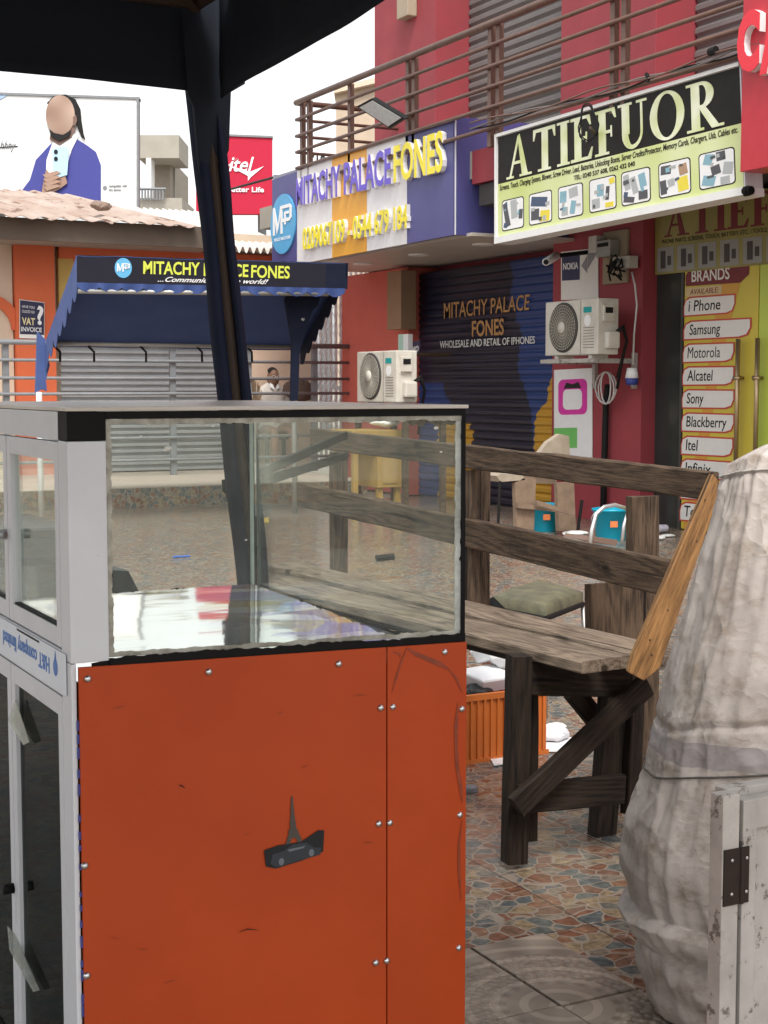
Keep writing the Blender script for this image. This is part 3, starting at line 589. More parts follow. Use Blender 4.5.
vl=P(0,76,y=cy)
valance((-2.1,cy,0),(cx-.02,cy,0),vl.z-.02,zc,2.24,'valance')
v2=P(232,92,x=cx+.045); v3=P(385,0,x=cx+.045)
def zx(y): return v2.z+(v3.z-v2.z)*(y-v2.y)/(v3.y-v2.y)
valance((cx+.045,cy-.035,0),(cx+.045,.2,0),zx(cy-.035),zx(.2),2.24,'valance')
# cloth corner between the valances and the pole
mb=MB(); A=P(190,97,y=cy-.01); 
mb.prism([P(188,94,y=cy-.012),P(194,106,y=cy-.012),P(200,180,y=cy-.012),P(212,190,y=cy-.012),P(229,150,y=cy-.012),P(231,92,y=cy-.012),P(245,84,y=cy-.012),P(246,24,y=cy-.012),P(236,20,y=cy-.012),P(222,12,y=cy-.012),P(219,-30,y=cy-.012),P(180,-30,y=cy-.012)],(0,.014,0)); mb.build('corner_drape',M_navycloth,cn)
# roof: four sided, rising to a ridge, small gaps at the corner
rx0,rx1,ry0,ry1=-2.1,cx+.045,.2,cy; pk=Vector(((rx0+rx1)/2,(ry0+ry1)/2,2.95)); z0=2.225
mb=MB()
cr=[Vector((rx0,ry0,z0)),Vector((rx1,ry0,z0)),Vector((rx1,ry1-.12,z0)),Vector((rx1-.12,ry1,z0)),Vector((rx0,ry1,z0))]
for i in range(5): mb.bm.faces.new([mb.bm.verts.new(p) for p in (cr[i],cr[(i+1)%5],pk)])
o=mb.build('roof_cloth',M_navycloth,cn); md=o.modifiers.new('s','SOLIDIFY'); md.thickness=.003
mb=MB()
for (a,b) in ((( rx0,ry1-.03,2.2),(rx1-.05,ry1-.03,2.2)),((rx1-.06,ry0,2.2),(rx1-.06,ry1-.03,2.2)),((rx1-.06,ry1-.03,2.19),tuple(pk-Vector((0,0,.04))))):
    mb.bar(a,b,.022,.022)
mb.build('roof_frame',M_rust,cn)
mb=MB()
for (x,y) in ((rx0+.03,ry1-.03),(rx0+.03,ry0+.03),(rx1-.06,ry0+.03)): mb.bar((x,y,0),(x,y,2.2),.03,.03,up=(1,0,0))
mb.build('pole',M_rust,cn)
# dark scissor bars tied to the pole
mb=MB()
for (a,b) in (((226,488),(346,435)),((228,492),(346,456))): mb.bar(P(*a,d=3.75),P(*b,d=5.2),.012,.026,up=(0,0,1))
mb.bar(P(226,486,d=3.74),P(250,482,d=3.80),.03,.03)
mb.build('folding_arm',flat('dark_metal_arm',(.008,.008,.01),.6,spec=.15),cn)

# ================================================================ BENCH
bench=thing('bench',(2.3,4.2,0),'long weathered wooden bench with plank backrest and braced trestle leg, beside the display case','bench')
def Pz(px,py,z): return P(px,py,z=z)
ZS=.575
# seat planks
f0=Pz(583,661,ZS); f1=Pz(466,632,ZS); f2=Pz(236,577,ZS)
dirn=(f2-f0).normalized()
b0=Pz(630,659,ZS); b1=Pz(466,603,ZS); b2=Pz(292,561,ZS)
def seatplank(p0,p1,q0,q1,zt,th,m):   # quad plank with separate widths at both ends
    a=(p0+p1)/2; b=(q0+q1)/2; X=(b-a).normalized(); o=None
    return plank('seat_plank',Vector((a.x,a.y,zt-th/2)),Vector((b.x,b.y,zt-th/2)),(p0-p1).length,th,m,bench)
w0=Pz(604,663,ZS)
front0=f0; 
n0=Vector((-dirn.y,dirn.x,0)); n0=-n0 if n0.x<0 else n0
# front plank runs along the left edge, rear one fans out slightly
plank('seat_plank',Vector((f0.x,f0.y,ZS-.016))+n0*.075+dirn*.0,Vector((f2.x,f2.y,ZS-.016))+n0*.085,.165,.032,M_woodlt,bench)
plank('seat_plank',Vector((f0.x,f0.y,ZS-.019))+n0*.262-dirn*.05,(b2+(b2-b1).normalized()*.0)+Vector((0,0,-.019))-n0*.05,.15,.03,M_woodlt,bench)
plank('seat_rail',Vector((f0.x,f0.y,ZS-.043))+n0*.03+dirn*.06,Vector((f2.x,f2.y,ZS-.043))+n0*.03,.02,.02,M_wooddk,bench)
xBk=2.47
def PB(px,py): return P(px,py,x=xBk)
# backrest rails: ends given by their pixels on the plane x = xBk, plane leaning is ignored
def rail(pa,pb,hw,name='back_rail'):
    a=PB(*pa); b=PB(*pb); return plank(name,a,b,hw,.028,M_wood,bench,face=(-1,0,0),nseg=24)
print('rails',PB(711,487),PB(313,438),PB(668,580),PB(301,494))
rail((714,486),(313,438),.075)
rail((672,579),(300,494),.095)
# rear posts
yp=PB(636,500).y
def post(px0,px1,pyt,x,w,m=M_wood,zb=0.0,name='back_post',lean=0):
    t=P((px0+px1)/2,pyt,x=x)
    ww=(P(px0,pyt,x=x)-P(px1,pyt,x=x)).length*1.0
    return t
# near rear post: fronto-parallel boards
def fpost(px0,px1,pyt,pyb,yy,m,name='back_post',dx=0):
    a=P((px0+px1)/2,pyt,y=yy); w=P(px1,pyt,y=yy).x-P(px0,pyt,y=yy).x
    b=P((px0+px1)/2+dx,pyb,y=yy); return plank(name,b,a,w,.04,m,bench,face=(0,-1,0),nseg=8)
ypo=3.62
fpost(629,656,496,740,ypo,M_wood)             # upper narrow post
fpost(588,618,583,690,ypo-.045,M_wood)        # pair of wide boards behind the seat
fpost(617,647,583,800,ypo-.05,M_wood,'rear_leg')
# middle and far posts
for (px0,px1,t,b,x) in ((468,488,470,618,xBk+.03),(331,346,452,566,xBk+.03)):
    y=P((px0+px1)/2,t,x=x).y; a=P((px0+px1)/2,t,y=y); w=P(px1,t,y=y).x-P(px0,t,y=y).x
    plank('back_post',Vector((a.x,y,.45 if px0>400 else 0)),Vector((a.x,y,a.z)),w,.04,M_wood,bench,face=(0,-1,0),nseg=8)
# end trestle
yt=3.24
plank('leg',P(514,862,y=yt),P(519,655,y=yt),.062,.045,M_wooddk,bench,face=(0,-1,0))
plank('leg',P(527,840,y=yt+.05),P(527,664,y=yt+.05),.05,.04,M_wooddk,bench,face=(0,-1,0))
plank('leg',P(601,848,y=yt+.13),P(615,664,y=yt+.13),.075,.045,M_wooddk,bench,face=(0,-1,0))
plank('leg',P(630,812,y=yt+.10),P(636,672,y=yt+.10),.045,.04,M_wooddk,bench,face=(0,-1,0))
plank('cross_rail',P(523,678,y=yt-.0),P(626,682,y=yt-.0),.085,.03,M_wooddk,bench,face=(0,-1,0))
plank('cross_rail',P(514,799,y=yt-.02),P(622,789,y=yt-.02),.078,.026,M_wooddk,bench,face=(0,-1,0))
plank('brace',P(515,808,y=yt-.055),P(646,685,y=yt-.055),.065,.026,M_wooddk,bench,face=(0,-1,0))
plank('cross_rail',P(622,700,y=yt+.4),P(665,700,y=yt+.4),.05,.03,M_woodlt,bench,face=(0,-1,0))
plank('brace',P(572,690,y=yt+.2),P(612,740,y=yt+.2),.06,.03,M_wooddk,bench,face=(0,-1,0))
# far trestle (behind the case)
for dx in (0.02,.3): plank('leg',Vector((f2.x+dx,f2.y-.25,0)),Vector((f2.x+dx,f2.y-.25,ZS-.04)),.06,.045,M_wooddk,bench,face=(0,-1,0))
# yellow arm board from rail end down to the seat
a=P(704,478,y=3.12); b=P(645,676,y=3.02)
ar=MB(); o0=[P(*p,y=2.90) for p in [(713,474),(718,480),(717,502),(660,668),(644,681),(629,673),(634,655)]]
def armmesh():
    mbb=MB(); mbb.prism(o0,(0.012,.03,.0)); return mbb
q=armmesh(); bmesh.ops.bevel(q.bm,geom=q.bm.edges[:],offset=.002,segments=1,affect='EDGES')
# own local X along the board for the grain
ax=(o0[0]-o0[5]).normalized(); ay=Vector((0,-1,0)).cross(ax).normalized(); az=ax.cross(ay)
Mx=Matrix((ax,ay,az)).transposed().to_4x4(); Mx.translation=o0[5]
bmesh.ops.transform(q.bm,matrix=Mx.inverted(),verts=q.bm.verts[:]); bmesh.ops.recalc_face_normals(q.bm,faces=q.bm.faces[:])
me=bpy.data.meshes.new('arm_board'); q.bm.to_mesh(me); q.bm.free(); me.materials.append(M_woodyel)
arm=bpy.data.objects.new('arm_board',me); C.objects.link(arm); arm.parent=bench; Mx.translation=o0[5]-bench.location; arm.matrix_local=Mx; arm['label']='fresh yellow board slanting from rail to seat'
mb=MB()
for (px,py,yy) in [(705,500,3.06),(690,520,3.06),(668,610,3.06),(650,640,3.06),(652,655,3.06),(697,541,3.06),(700,487,3.06)]: mb.ball(P(px,py,y=2.899),.0028,(1,.4,1),1)
for (px,py) in [(476,457),(560,468),(575,466),(695,490),(489,533),(600,568),(560,555),(479,540),(660,575)]: mb.ball(P(px,py,x=xBk-.0145),.003,(.4,1,1),1)
mb.build('nail',M_rust,bench)

# ================================================================ TARPAULIN BUNDLE
def tarp_mat():
    m=bpy.data.materials.new('woven_tarpaulin'); m.use_nodes=True; nt=m.node_tree; b=nt.nodes['Principled BSDF']; L=nt.links
    tc=N(nt,'ShaderNodeTexCoord')
    def nz(s,d=6,st=(1,1,1)):
        mp=N(nt,'ShaderNodeMapping'); mp.inputs['Scale'].default_value=st; L.new(tc.outputs['Object'],mp.inputs[0])
        n=N(nt,'ShaderNodeTexNoise'); n.inputs['Scale'].default_value=s; n.inputs['Detail'].default_value=d; n.inputs['Roughness'].default_value=.65; L.new(mp.outputs[0],n.inputs['Vector']); return n.outputs['Fac']
    rp=N(nt,'ShaderNodeValToRGB'); rp.color_ramp.elements[0].position=.36; rp.color_ramp.elements[0].color=(.58,.52,.48,1); rp.color_ramp.elements[1].position=.62; rp.color_ramp.elements[1].color=(.42,.365,.33,1); L.new(nz(5),rp.inputs[0])
    r2=N(nt,'ShaderNodeValToRGB'); r2.color_ramp.elements[0].position=.48; r2.color_ramp.elements[1].position=.72; L.new(nz(16,8,(1,1,1.6)),r2.inputs[0])
    mx=N(nt,'ShaderNodeMix',data_type='RGBA'); L.new(r2.outputs[0],mx.inputs[0]); L.new(rp.outputs[0],mx.inputs[6]); mx.inputs[7].default_value=(.27,.21,.16,1)
    sx=N(nt,'ShaderNodeSeparateXYZ'); L.new(tc.outputs['Object'],sx.inputs[0])
    # printed grey-violet band
    n1=nz(7,2); ad=N(nt,'ShaderNodeMath',operation='MULTIPLY_ADD'); ad.inputs[1].default_value=.03; L.new(n1,ad.inputs[0]); L.new(sx.outputs[2],ad.inputs[2])
    c=N(nt,'ShaderNodeMath',operation='COMPARE'); c.inputs[1].default_value=.575; c.inputs[2].default_value=.021; L.new(ad.outputs[0],c.inputs[0])
    k=N(nt,'ShaderNodeMath',operation='MULTIPLY'); k.inputs[1].default_value=.55; L.new(c.outputs[0],k.inputs[0])
    m2=N(nt,'ShaderNodeMix',data_type='RGBA'); L.new(k.outputs[0],m2.inputs[0]); L.new(mx.outputs[2],m2.inputs[6]); m2.inputs[7].default_value=(.2,.18,.2,1)
    L.new(m2.outputs[2],b.inputs['Base Color']); b.inputs['Roughness'].default_value=.55
    # creases from ridged noise
    dn=N(nt,'ShaderNodeTexNoise'); dn.inputs['Scale'].default_value=4; dn.inputs['Detail'].default_value=3; L.new(tc.outputs['Object'],dn.inputs['Vector'])
    dv_=N(nt,'ShaderNodeVectorMath',operation='MULTIPLY_ADD'); dv_.inputs[1].default_value=(.12,.12,.12); L.new(dn.outputs['Color'],dv_.inputs[0]); L.new(tc.outputs['Object'],dv_.inputs[2])
    prev=None
    for sc_,am_,st_ in ((3.5,.8,(1.4,1.4,.5)),(7,.5,(1.3,1,.9)),(13,.22,(1,1,1.3)),(60,.05,(1,1,1))):
        mp_=N(nt,'ShaderNodeMapping'); mp_.inputs['Scale'].default_value=st_; mp_.inputs['Location'].default_value=(sc_,0,sc_*2); mp_.inputs['Rotation'].default_value=(sc_*.3,sc_*.2,0); L.new(dv_.outputs[0],mp_.inputs['Vector'])
        v_=N(nt,'ShaderNodeTexNoise'); v_.inputs['Scale'].default_value=sc_; v_.inputs['Detail'].default_value=1.5; L.new(mp_.outputs[0],v_.inputs['Vector'])
        a_=N(nt,'ShaderNodeMath',operation='SUBTRACT'); a_.inputs[1].default_value=.5; L.new(v_.outputs['Fac'],a_.inputs[0])
        b_=N(nt,'ShaderNodeMath',operation='ABSOLUTE'); L.new(a_.outputs[0],b_.inputs[0])
        c_=N(nt,'ShaderNodeMath',operation='MULTIPLY'); c_.inputs[1].default_value=-16; L.new(b_.outputs[0],c_.inputs[0])
        e_=N(nt,'ShaderNodeMath',operation='EXPONENT'); L.new(c_.outputs[0],e_.inputs[0])
        q_=N(nt,'ShaderNodeMath',operation='MULTIPLY_ADD'); q_.inputs[1].default_value=am_; L.new(e_.outputs[0],q_.inputs[0])
        if prev: L.new(prev,q_.inputs[2])
        else: q_.inputs[2].default_value=0
        prev=q_.outputs[0]
    wv=N(nt,'ShaderNodeTexWave',bands_direction='Z'); wv.inputs['Scale'].default_value=150; wv.inputs['Distortion'].default_value=.5; L.new(tc.outputs['Object'],wv.inputs['Vector'])
    q_=N(nt,'ShaderNodeMath',operation='MULTIPLY_ADD'); q_.inputs[1].default_value=.012; L.new(wv.outputs['Fac'],q_.inputs[0]); L.new(prev,q_.inputs[2])
    bp=N(nt,'ShaderNodeBump'); bp.inputs['Strength'].default_value=.8; bp.inputs['Distance'].default_value=.0045; L.new(q_.outputs[0],bp.inputs['Height'])
    L.new(bp.outputs[0],b.inputs['Normal']); return m
prof=[(845,438),(820,440),(768,452),(735,465),(724,485),(717,512),(704,545),(690,585),(675,630),(663,670),(655,705),(647,740),(646,752),(640,775),(631,805),(626,835),(624,865),(627,888),(634,905),(622,918),(628,930),(640,940),(641,962),(644,985),(655,1003),(690,1022)]
_c=P(845,900,d=3.0); cB=Vector((_c.x,_c.y,0))
bun=thing('tarpaulin_bundle',cB,'tall stack wrapped in creased dirty white tarpaulin, at the right beside the bench','bundle')
mb=MB(); seg=260; rings=[]
dense=[]
for i in range(len(prof)-1):
    for k in range(10):
        t=k/10; dense.append((prof[i][0]*(1-t)+prof[i+1][0]*t,prof[i][1]*(1-t)+prof[i+1][1]*t))
dense.append(prof[-1])
fwd=Vector((math.sin(YAW),math.cos(YAW),0)); rt=Vector((math.cos(YAW),-math.sin(YAW),0))
dc=cB.dot(fwd); rc=cB.dot(rt)
for (px,py) in dense:
    p=ray(px,py); k=dc/p.dot(fwd); w=Vector((p.x*k,p.y*k,H+p.z*k))
    rad=max(.02,rc-w.dot(rt)); z=max(w.z,.004); ring=[]
    for j in range(seg):
        a=j*2*math.pi/seg; ca,sa=math.cos(a),math.sin(a)
        e=abs(ca)**.75*math.copysign(1,ca); g_=abs(sa)**.75*math.copysign(1,sa)
        pos=rt*(e*rad)+fwd*(g_*min(.22,rad*.6))
        q3=Vector((pos.x*3.2,pos.y*3.2,z*2.6))
        f_=noise.ridged_multi_fractal(q3*1.1,.8,2.1,6,.9,2.0)*.0025+noise.noise(q3*.8)*.012+(noise.voronoi(Vector((q3.x*1.2+noise.noise(q3)*.8,q3.y*1.2,q3.z*1.6+noise.noise(q3*1.3)*.9)))[0][0])*.006+noise.noise(Vector((a*9+z*3,z*2.5,7)))*.003*(1 if z>.62 else .3)+noise.noise(Vector((pos.x*12+z*5,pos.y*12,z*9)))*.002
        low=max(0,1-z/.45); f_+=low*noise.noise(Vector((a*2.2,z*22,3)))*.016
        r1=1-min(1,abs(noise.noise(Vector((a*3.2+z*.9,z*.9,11))))*4.5); r2_=1-min(1,abs(noise.noise(Vector((a*5.5-z*2.2,z*1.6+a,23))))*4.5); r3=1-min(1,abs(noise.noise(Vector((a*4+z*7,z*6-a*2,37))))*4.5)
        f_+=.0055*r1*r1+.004*r2_*r2_+.003*r3*r3-.003
        if abs(z-.62)<.006: f_-=.006
        pos=pos+pos.normalized()*(f_-.006)
        ring.append(mb.bm.verts.new((cB.x+pos.x,cB.y+pos.y,z+noise.noise(Vector((pos.x*3,pos.y*3,z*2)))*.05*min(1,z*5))))
    rings.append(ring)
for i in range(len(rings)-1):
    for j in range(seg): mb.bm.faces.new((rings[i][j],rings[i][(j+1)%seg],rings[i+1][(j+1)%seg],rings[i+1][j]))
mb.bm.faces.new(rings[0]); mb.bm.faces.new(rings[-1][::-1])
# seam cord points sampled from the surface near z=.62
def surf(i,j): return rings[i][j].co.copy()
idx=min(range(len(dense)),key=lambda i:abs(dense[i][1]-757)); seam=[]
for j in range(seg):
    v=rings[idx][j].co; seam.append(v+ (Vector((v.x-cB.x,v.y-cB.y,0)).normalized()*.002))
idx2=min(range(len(dense)),key=lambda i:abs(dense[i][1]-478)); seam2=[rings[idx2][j].co+(Vector((rings[idx2][j].co.x-cB.x,rings[idx2][j].co.y-cB.y,0)).normalized()*.004) for j in range(seg)]
seam+= [seam[0]]; seam2+=[seam2[0]]
mb.build('wrap',tarp_mat(),bun,smooth=True)
mb=MB(); mb.tube(seam,.0022,6); mb.build('stitched_seam',flat('seam_thread',(.09,.08,.07),.8),bun)
mb=MB(); mb.tube(seam2,.0025,6); mb.build('rope',mat('twisted_tarp_rope',(.5,.47,.43),.7,(.3,.27,.24),scale=40),bun,smooth=True)
mb=MB(); mb.prism([P(757,503,y=2.27),P(775,508,y=2.27),P(775,512,y=2.27),P(758,506,y=2.27)],(0,.004,0)); mb.build('ribbon_mark',flat('blue_ribbon',(.05,.12,.55),.5),bun)

# ================================================================ FOLDED WHITE FRAME (hinged)
fr=thing('folded_frame',(1.35,1.75,0),'white painted wooden frames folded together with a rusty hinge, at the lower right corner','folding frame')
yb=1.75
x0,x1=P(721.5,900,y=yb).x,P(738,900,y=yb).x; x2=P(742,900,y=yb).x; x3=P(766,900,y=yb).x
zt_=P(722,797,y=yb).z
def leaf(xa,ya,zt):
    t=MB(); w=x1-x0
    t.box(xa,xa+w,ya,ya+.03,0,zt,.0015); t.box(xa+.5,xa+.5+w,ya,ya+.03,0,zt,.0015); t.box(xa+w,xa+.5,ya+.0005,ya+.0295,zt-w,zt,.001); t.box(xa+w,xa+.5,ya+.0005,ya+.0295,0.0,w,.001); t.box(xa+w,xa+.5,ya+.012,ya+.018,w,zt-w)
    return t.build('frame_leaf',M_whiteold,fr)
t=MB(); t.box(x0,x1,yb,yb+.03,0,zt_,.0015); t.box(x1,x0+.55,yb+.031,yb+.059,zt_-.05,zt_-.0005,.0015); t.box(x1,x0+.55,yb+.04,yb+.05,.05,zt_-.05); t.box(x1,x0+.55,yb+.031,yb+.059,0,.05,.001); t.build('frame_leaf',M_whiteold,fr)
t=MB(); t.box(x2,x2+.027,yb+.0005,yb+.028,0,zt_-.012,.0015); t.box(x2+.027,x2+.5,yb+.004,yb+.026,zt_-.06,zt_-.0125,.001); t.box(x2+.027,x2+.5,yb+.012,yb+.018,.05,zt_-.06); t.box(x2+.027,x2+.5,yb+.004,yb+.026,0,.05,.001); t.build('frame_leaf',M_whiteold,fr)
zh0,zh1=P(730,905,y=yb).z,P(730,849,y=yb).z; xa,xb=P(723,870,y=yb).x,P(748,870,y=yb).x
mb=MB(); mb.box(xa,x1+.0015,yb-.003,yb-.0005,zh0,zh1,.0004); mb.box(x2-.0015,xb,yb-.003,yb-.0001,zh0,zh1,.0004); mb.tube([((x1+x2)/2,yb-.003,zh0),((x1+x2)/2,yb-.003,zh1)],.0036,10)
M_hinge=mat('rusty_hinge',(.025,.018,.015),.6,(.05,.03,.02),scale=60,metal=.5)
hg=mb.build('hinge',M_hinge,fr)
mb=MB()
for xx,dy in (((xa+x1)/2,.0035),((x2+xb)/2,.0035)):
    for t in (.2,.8): mb.ball((xx,yb-dy,zh0+(zh1-zh0)*t),.0028,(1,.5,1),2)
mb.build('screw',M_silver,hg)
# ================================================================ LITTER CRATE + SMALL THINGS BY THE BENCH
cr0=P(520,757,z=0)
crate=thing('crate',(cr0.x-.1,cr0.y+.1,0),'orange ribbed plastic crate full of rubbish under the bench','crate')
ycr=cr0.y; xc1=P(546,750,y=ycr).x; xc0=xc1-.42; zc1=P(500,692,y=ycr).z
mb=MB(); mb.box(xc0,xc1,ycr,ycr+.012,.0,zc1); mb.box(xc0,xc1,ycr+.28,ycr+.292,0,zc1); mb.box(xc0,xc0+.012,ycr+.012,ycr+.28,0,zc1); mb.box(xc1-.012,xc1,ycr+.012,ycr+.28,0,zc1); mb.box(xc0+.012,xc1-.012,ycr+.012,ycr+.28,0,.012)
mb.box(xc0-.008,xc1+.008,ycr-.008,ycr,zc1-.02,zc1+.001,.001); mb.box(xc0-.008,xc1+.008,ycr-.006,ycr,.0,.015)
k=xc0+.012
while k<xc1-.01: mb.box(k,k+.008,ycr-.007,ycr,.015,zc1-.02,.001); k+=.026
mb.build('crate_wall',M_plastic,crate)
def foam(px,py,yy,w,dp,h,rot,lab,gp='foam containers heaped in the crate'):
    c=P(px,py,y=yy); t=MB()
    t.box(-w/2,w/2,-dp/2,dp/2,0,h,.008)
    for v in t.bm.verts:
        if v.co.z<h*.5: v.co.x*=.85; v.co.y*=.85
    bmesh.ops.rotate(t.bm,cent=(0,0,0),matrix=Matrix.Rotation(R(rot[2]),3,'Z')@Matrix.Rotation(R(rot[0]),3,'X')@Matrix.Rotation(R(rot[1]),3,'Y'),verts=t.bm.verts[:])
    bmesh.ops.translate(t.bm,vec=c,verts=t.bm.verts[:])
    o=t.build('foam_container',flat('white_foam',(.8,.82,.84),.6),None,label=lab,category='food container'); o['group']=gp
foam(486,686,ycr+.13,.16,.14,.05,(8,0,10),'white foam food container nearest the crate rim')
foam(497,660,ycr+.2,.15,.13,.05,(-20,12,40),'tilted foam container heaped highest in the crate')
def crumple(name,px,py,yy,r,lab,cat,m,flatn=.5,z=None,seed=1):
    c=P(px,py,y=yy) if z is None else P(px,py,z=z)
    t=MB(); t.ball((0,0,0),r,(1.3,1,flatn),4)
    for v in t.bm.verts:
        n_=noise.ridged_multi_fractal(v.co*(9/ max(r,.05)*.08)+Vector((seed,0,0)),.9,2.2,4,.9,2)
        v.co*= .75+.22*n_
    lo=min(v.co.z for v in t.bm.verts)
    bmesh.ops.translate(t.bm,vec=c+Vector((0,0,-lo)),verts=t.bm.verts[:]); return t.build(name,m,None,label=lab,category=cat)
crumple('plastic_bag',512,672,ycr+.16,.07,'crumpled white plastic bag hanging over the crate corner','plastic bag',M_paper,.8,seed=4)
crumple('plastic_bag',478,700,ycr+.08,.05,'black crumpled bag pressed under the foam container','plastic bag',flat('black_bag',(.02,.02,.02),.4),.6,seed=9)
crumple('plastic_bag',552,742,None,.055,'crumpled translucent plastic bag on the floor right of the orange crate','plastic bag',mat('thin_bag',(.72,.74,.78),.4,(.5,.52,.55)),.5,z=.0,seed=2)
mb=MB(); mb.prism([P(486,752,z=.004),P(503,752,z=.004),P(508,764,z=.004),P(494,766,z=.004)],(0,0,.004)); mb.build('paper_scrap',M_paper,None,label='flat white paper scrap on the floor in front of the orange crate',category='paper')
mb=MB(); mb.prism([P(528,742,z=.004),P(575,738,z=.004),P(570,752,z=.004),P(530,752,z=.004)],(0,0,.004)); mb.build('paper_scrap',M_paper,None,label='white paper sheet lying under the crumpled clear bag',category='paper')
mb=MB(); mb.lathe(P(471,792,z=0),[(.02,0),(.022,.004),(.022,.016),(.018,.02)],18); 
mb.build('bottle_cap',flat('grey_cap',(.2,.2,.22),.5),None,label='small grey cap on the mosaic beside the display case',category='cap')

for (px,py,r_,lab) in ((556,730,.035,'small torn tissue scrap right of the crumpled clear bag'),(480,640,.06,'white takeaway wrapper on top of the rubbish under the seat plank'),(655,705,.05,'white foam chip pinned behind the bench end')):
    crumple('foil_wrapper',px,py,(ycr+.25 if py==640 else None),r_,lab,'wrapper',M_paper,.4,z=(None if py==640 else .0),seed=int(px))
# green-cushioned chair tipped behind the bench
zc_=.42; A=P(492,596,z=zc_);B=P(540,580,z=zc_);Cc=P(583,592,z=zc_);D=P(545,606,z=zc_)
ch=thing('chair',((A.x+Cc.x)/2,(A.y+Cc.y)/2,0),'worn chair with mossy green seat cushion and thin metal legs, behind the bench','chair')
def cush():
    t=MB(); Z=Vector((0,0,1)); n_=14; V=[]
    for j in range(n_+1):
        row=[]
        for i in range(n_+1):
            u,v=i/n_,j/n_; p=A*(1-u)*(1-v)+B*(1-u)*v+Cc*u*v+D*u*(1-v); b_=1-(abs(2*u-1)**5+abs(2*v-1)**5)
            row.append(p+Z*(.018*max(b_,0)+.006*noise.noise(Vector((u*4,v*4,0)))))
        V.append(row)
    G=[[t.bm.verts.new(p) for p in r] for r in V]
    for j in range(n_):
        for i in range(n_): t.bm.faces.new((G[j][i],G[j][i+1],G[j+1][i+1],G[j+1][i]))
    lower=[[t.bm.verts.new(p-Z*.03) for p in r] for r in [[A,D],[B,Cc]]]
    t.bm.faces.new((lower[0][0],lower[1][0],lower[1][1],lower[0][1]))
    ed=[G[0][i] for i in range(n_+1)]+[G[j][n_] for j in range(1,n_+1)]+[G[n_][i] for i in range(n_-1,-1,-1)]+[G[j][0] for j in range(n_-1,0,-1)]
    lw=[]
    for v in ed: lw.append(t.bm.verts.new((v.co.x,v.co.y,zc_-.045)))
    for i in range(len(ed)): t.bm.faces.new((ed[i],ed[(i+1)%len(ed)],lw[(i+1)%len(lw)],lw[i]))
    return t.build('seat_cushion',mat('mossy_vinyl',(.15,.14,.08),.7,(.06,.06,.04),scale=12,amt=1,bump=.4),ch,smooth=True)
cush()
mb=MB(); cc=(A+B+Cc+D)/4; dn=Vector((0,0,1))
for (p,q_) in ((A,D),(D,Cc),(B,A),(Cc,B)): mb.tube([p-dn*.05,q_-dn*.05],.011,8)
mb.build('seat_frame',M_cable,ch)
for p,s_ in ((A,1),(D,1),(Cc,1),(B,1)):
    t=MB(); t.tube([p-dn*.05,Vector((p.x+(p.x-cc.x)*.15,p.y+(p.y-cc.y)*.15,0))],.010,8); t.build('leg',mat('dull_steel',(.35,.34,.33),.4,metal=.6),ch,smooth=True)
mb=MB(); mb.tube([A+dn*-.02,A+dn*.0+(D-A)*.25-dn*.06,A+(D-A)*.5-dn*.09,D-dn*.06],.02,8); mb.build('torn_vinyl',M_black,ch,smooth=True)

# buckets
def bucket(px,py,r,h,name,lab,yy=None):
    c=P(px,py,z=0) ; rt_=thing(name,c,lab,'bucket','turquoise buckets by the shop wall')
    t=MB(); t.lathe(c,[(r*.78,0),(r*.8,.004),(r,h-.02),(r*1.07,h-.018),(r*1.07,h),(r*.98,h),(r*.78,.01),(.001,.008)],32); t.build('tub',M_teal,rt_,smooth=True)
    t=MB(); t.tube([c+Vector((r*1.08*math.cos(a),r*1.08*math.sin(a),h-.03-.10*math.sin(a*1) if math.sin(a)>0 else h-.03)) for a in [math.pi*k/12 for k in range(13)]],.004,6); t.build('handle',M_paper,rt_,smooth=True)
    t=MB(); n_=Vector((-math.sin(YAW),-math.cos(YAW),0)); s_=Vector((n_.y*-1,n_.x,0)); pc=c+n_*(r*.985)+Vector((0,0,h*.55))
    t.prism([pc-s_*.03+Vector((0,0,-.025)),pc+s_*.03+Vector((0,0,-.025)),pc+s_*.03+Vector((0,0,.025)),pc-s_*.03+Vector((0,0,.025))],n_*.004); t.build('label_tag',flat('orange_tag',(.7,.2,.06),.5),rt_)
    return rt_
bucket(611,540,.15,.26,'bucket','turquoise bucket with an orange tag behind the bench, in front of the red wall')
bucket(545,531,.13,.24,'bucket','turquoise bucket standing under the wooden easel chair')
# tubular metal chair frame beside the bucket
tb=thing('metal_stool',P(608,548,z=0),'low stool frame of bent aluminium tube in front of the turquoise bucket','stool')
M_alu=mat('aluminium_tube',(.75,.75,.76),.3,metal=.7)
yy=9.2; 
mb=MB(); mb.tube([P(*p,y=yy) for p in [(590,546),(592,530),(596,514),(604,507),(615,505),(628,509)]],.016,10); mb.build('tube_frame',M_alu,tb,smooth=True)
mb=MB(); mb.tube([P(*p,y=yy+.35) for p in [(622,542),(624,525),(628,512)]],.014,10); mb.build('tube_frame',M_alu,tb,smooth=True)
mb=MB(); mb.prism([P(590,541,y=yy),P(616,546,y=yy),P(618,540,y=yy),P(592,537,y=yy)],(0,.35,0)); mb.build('seat',mat('brown_board',(.2,.13,.1),.7),tb)
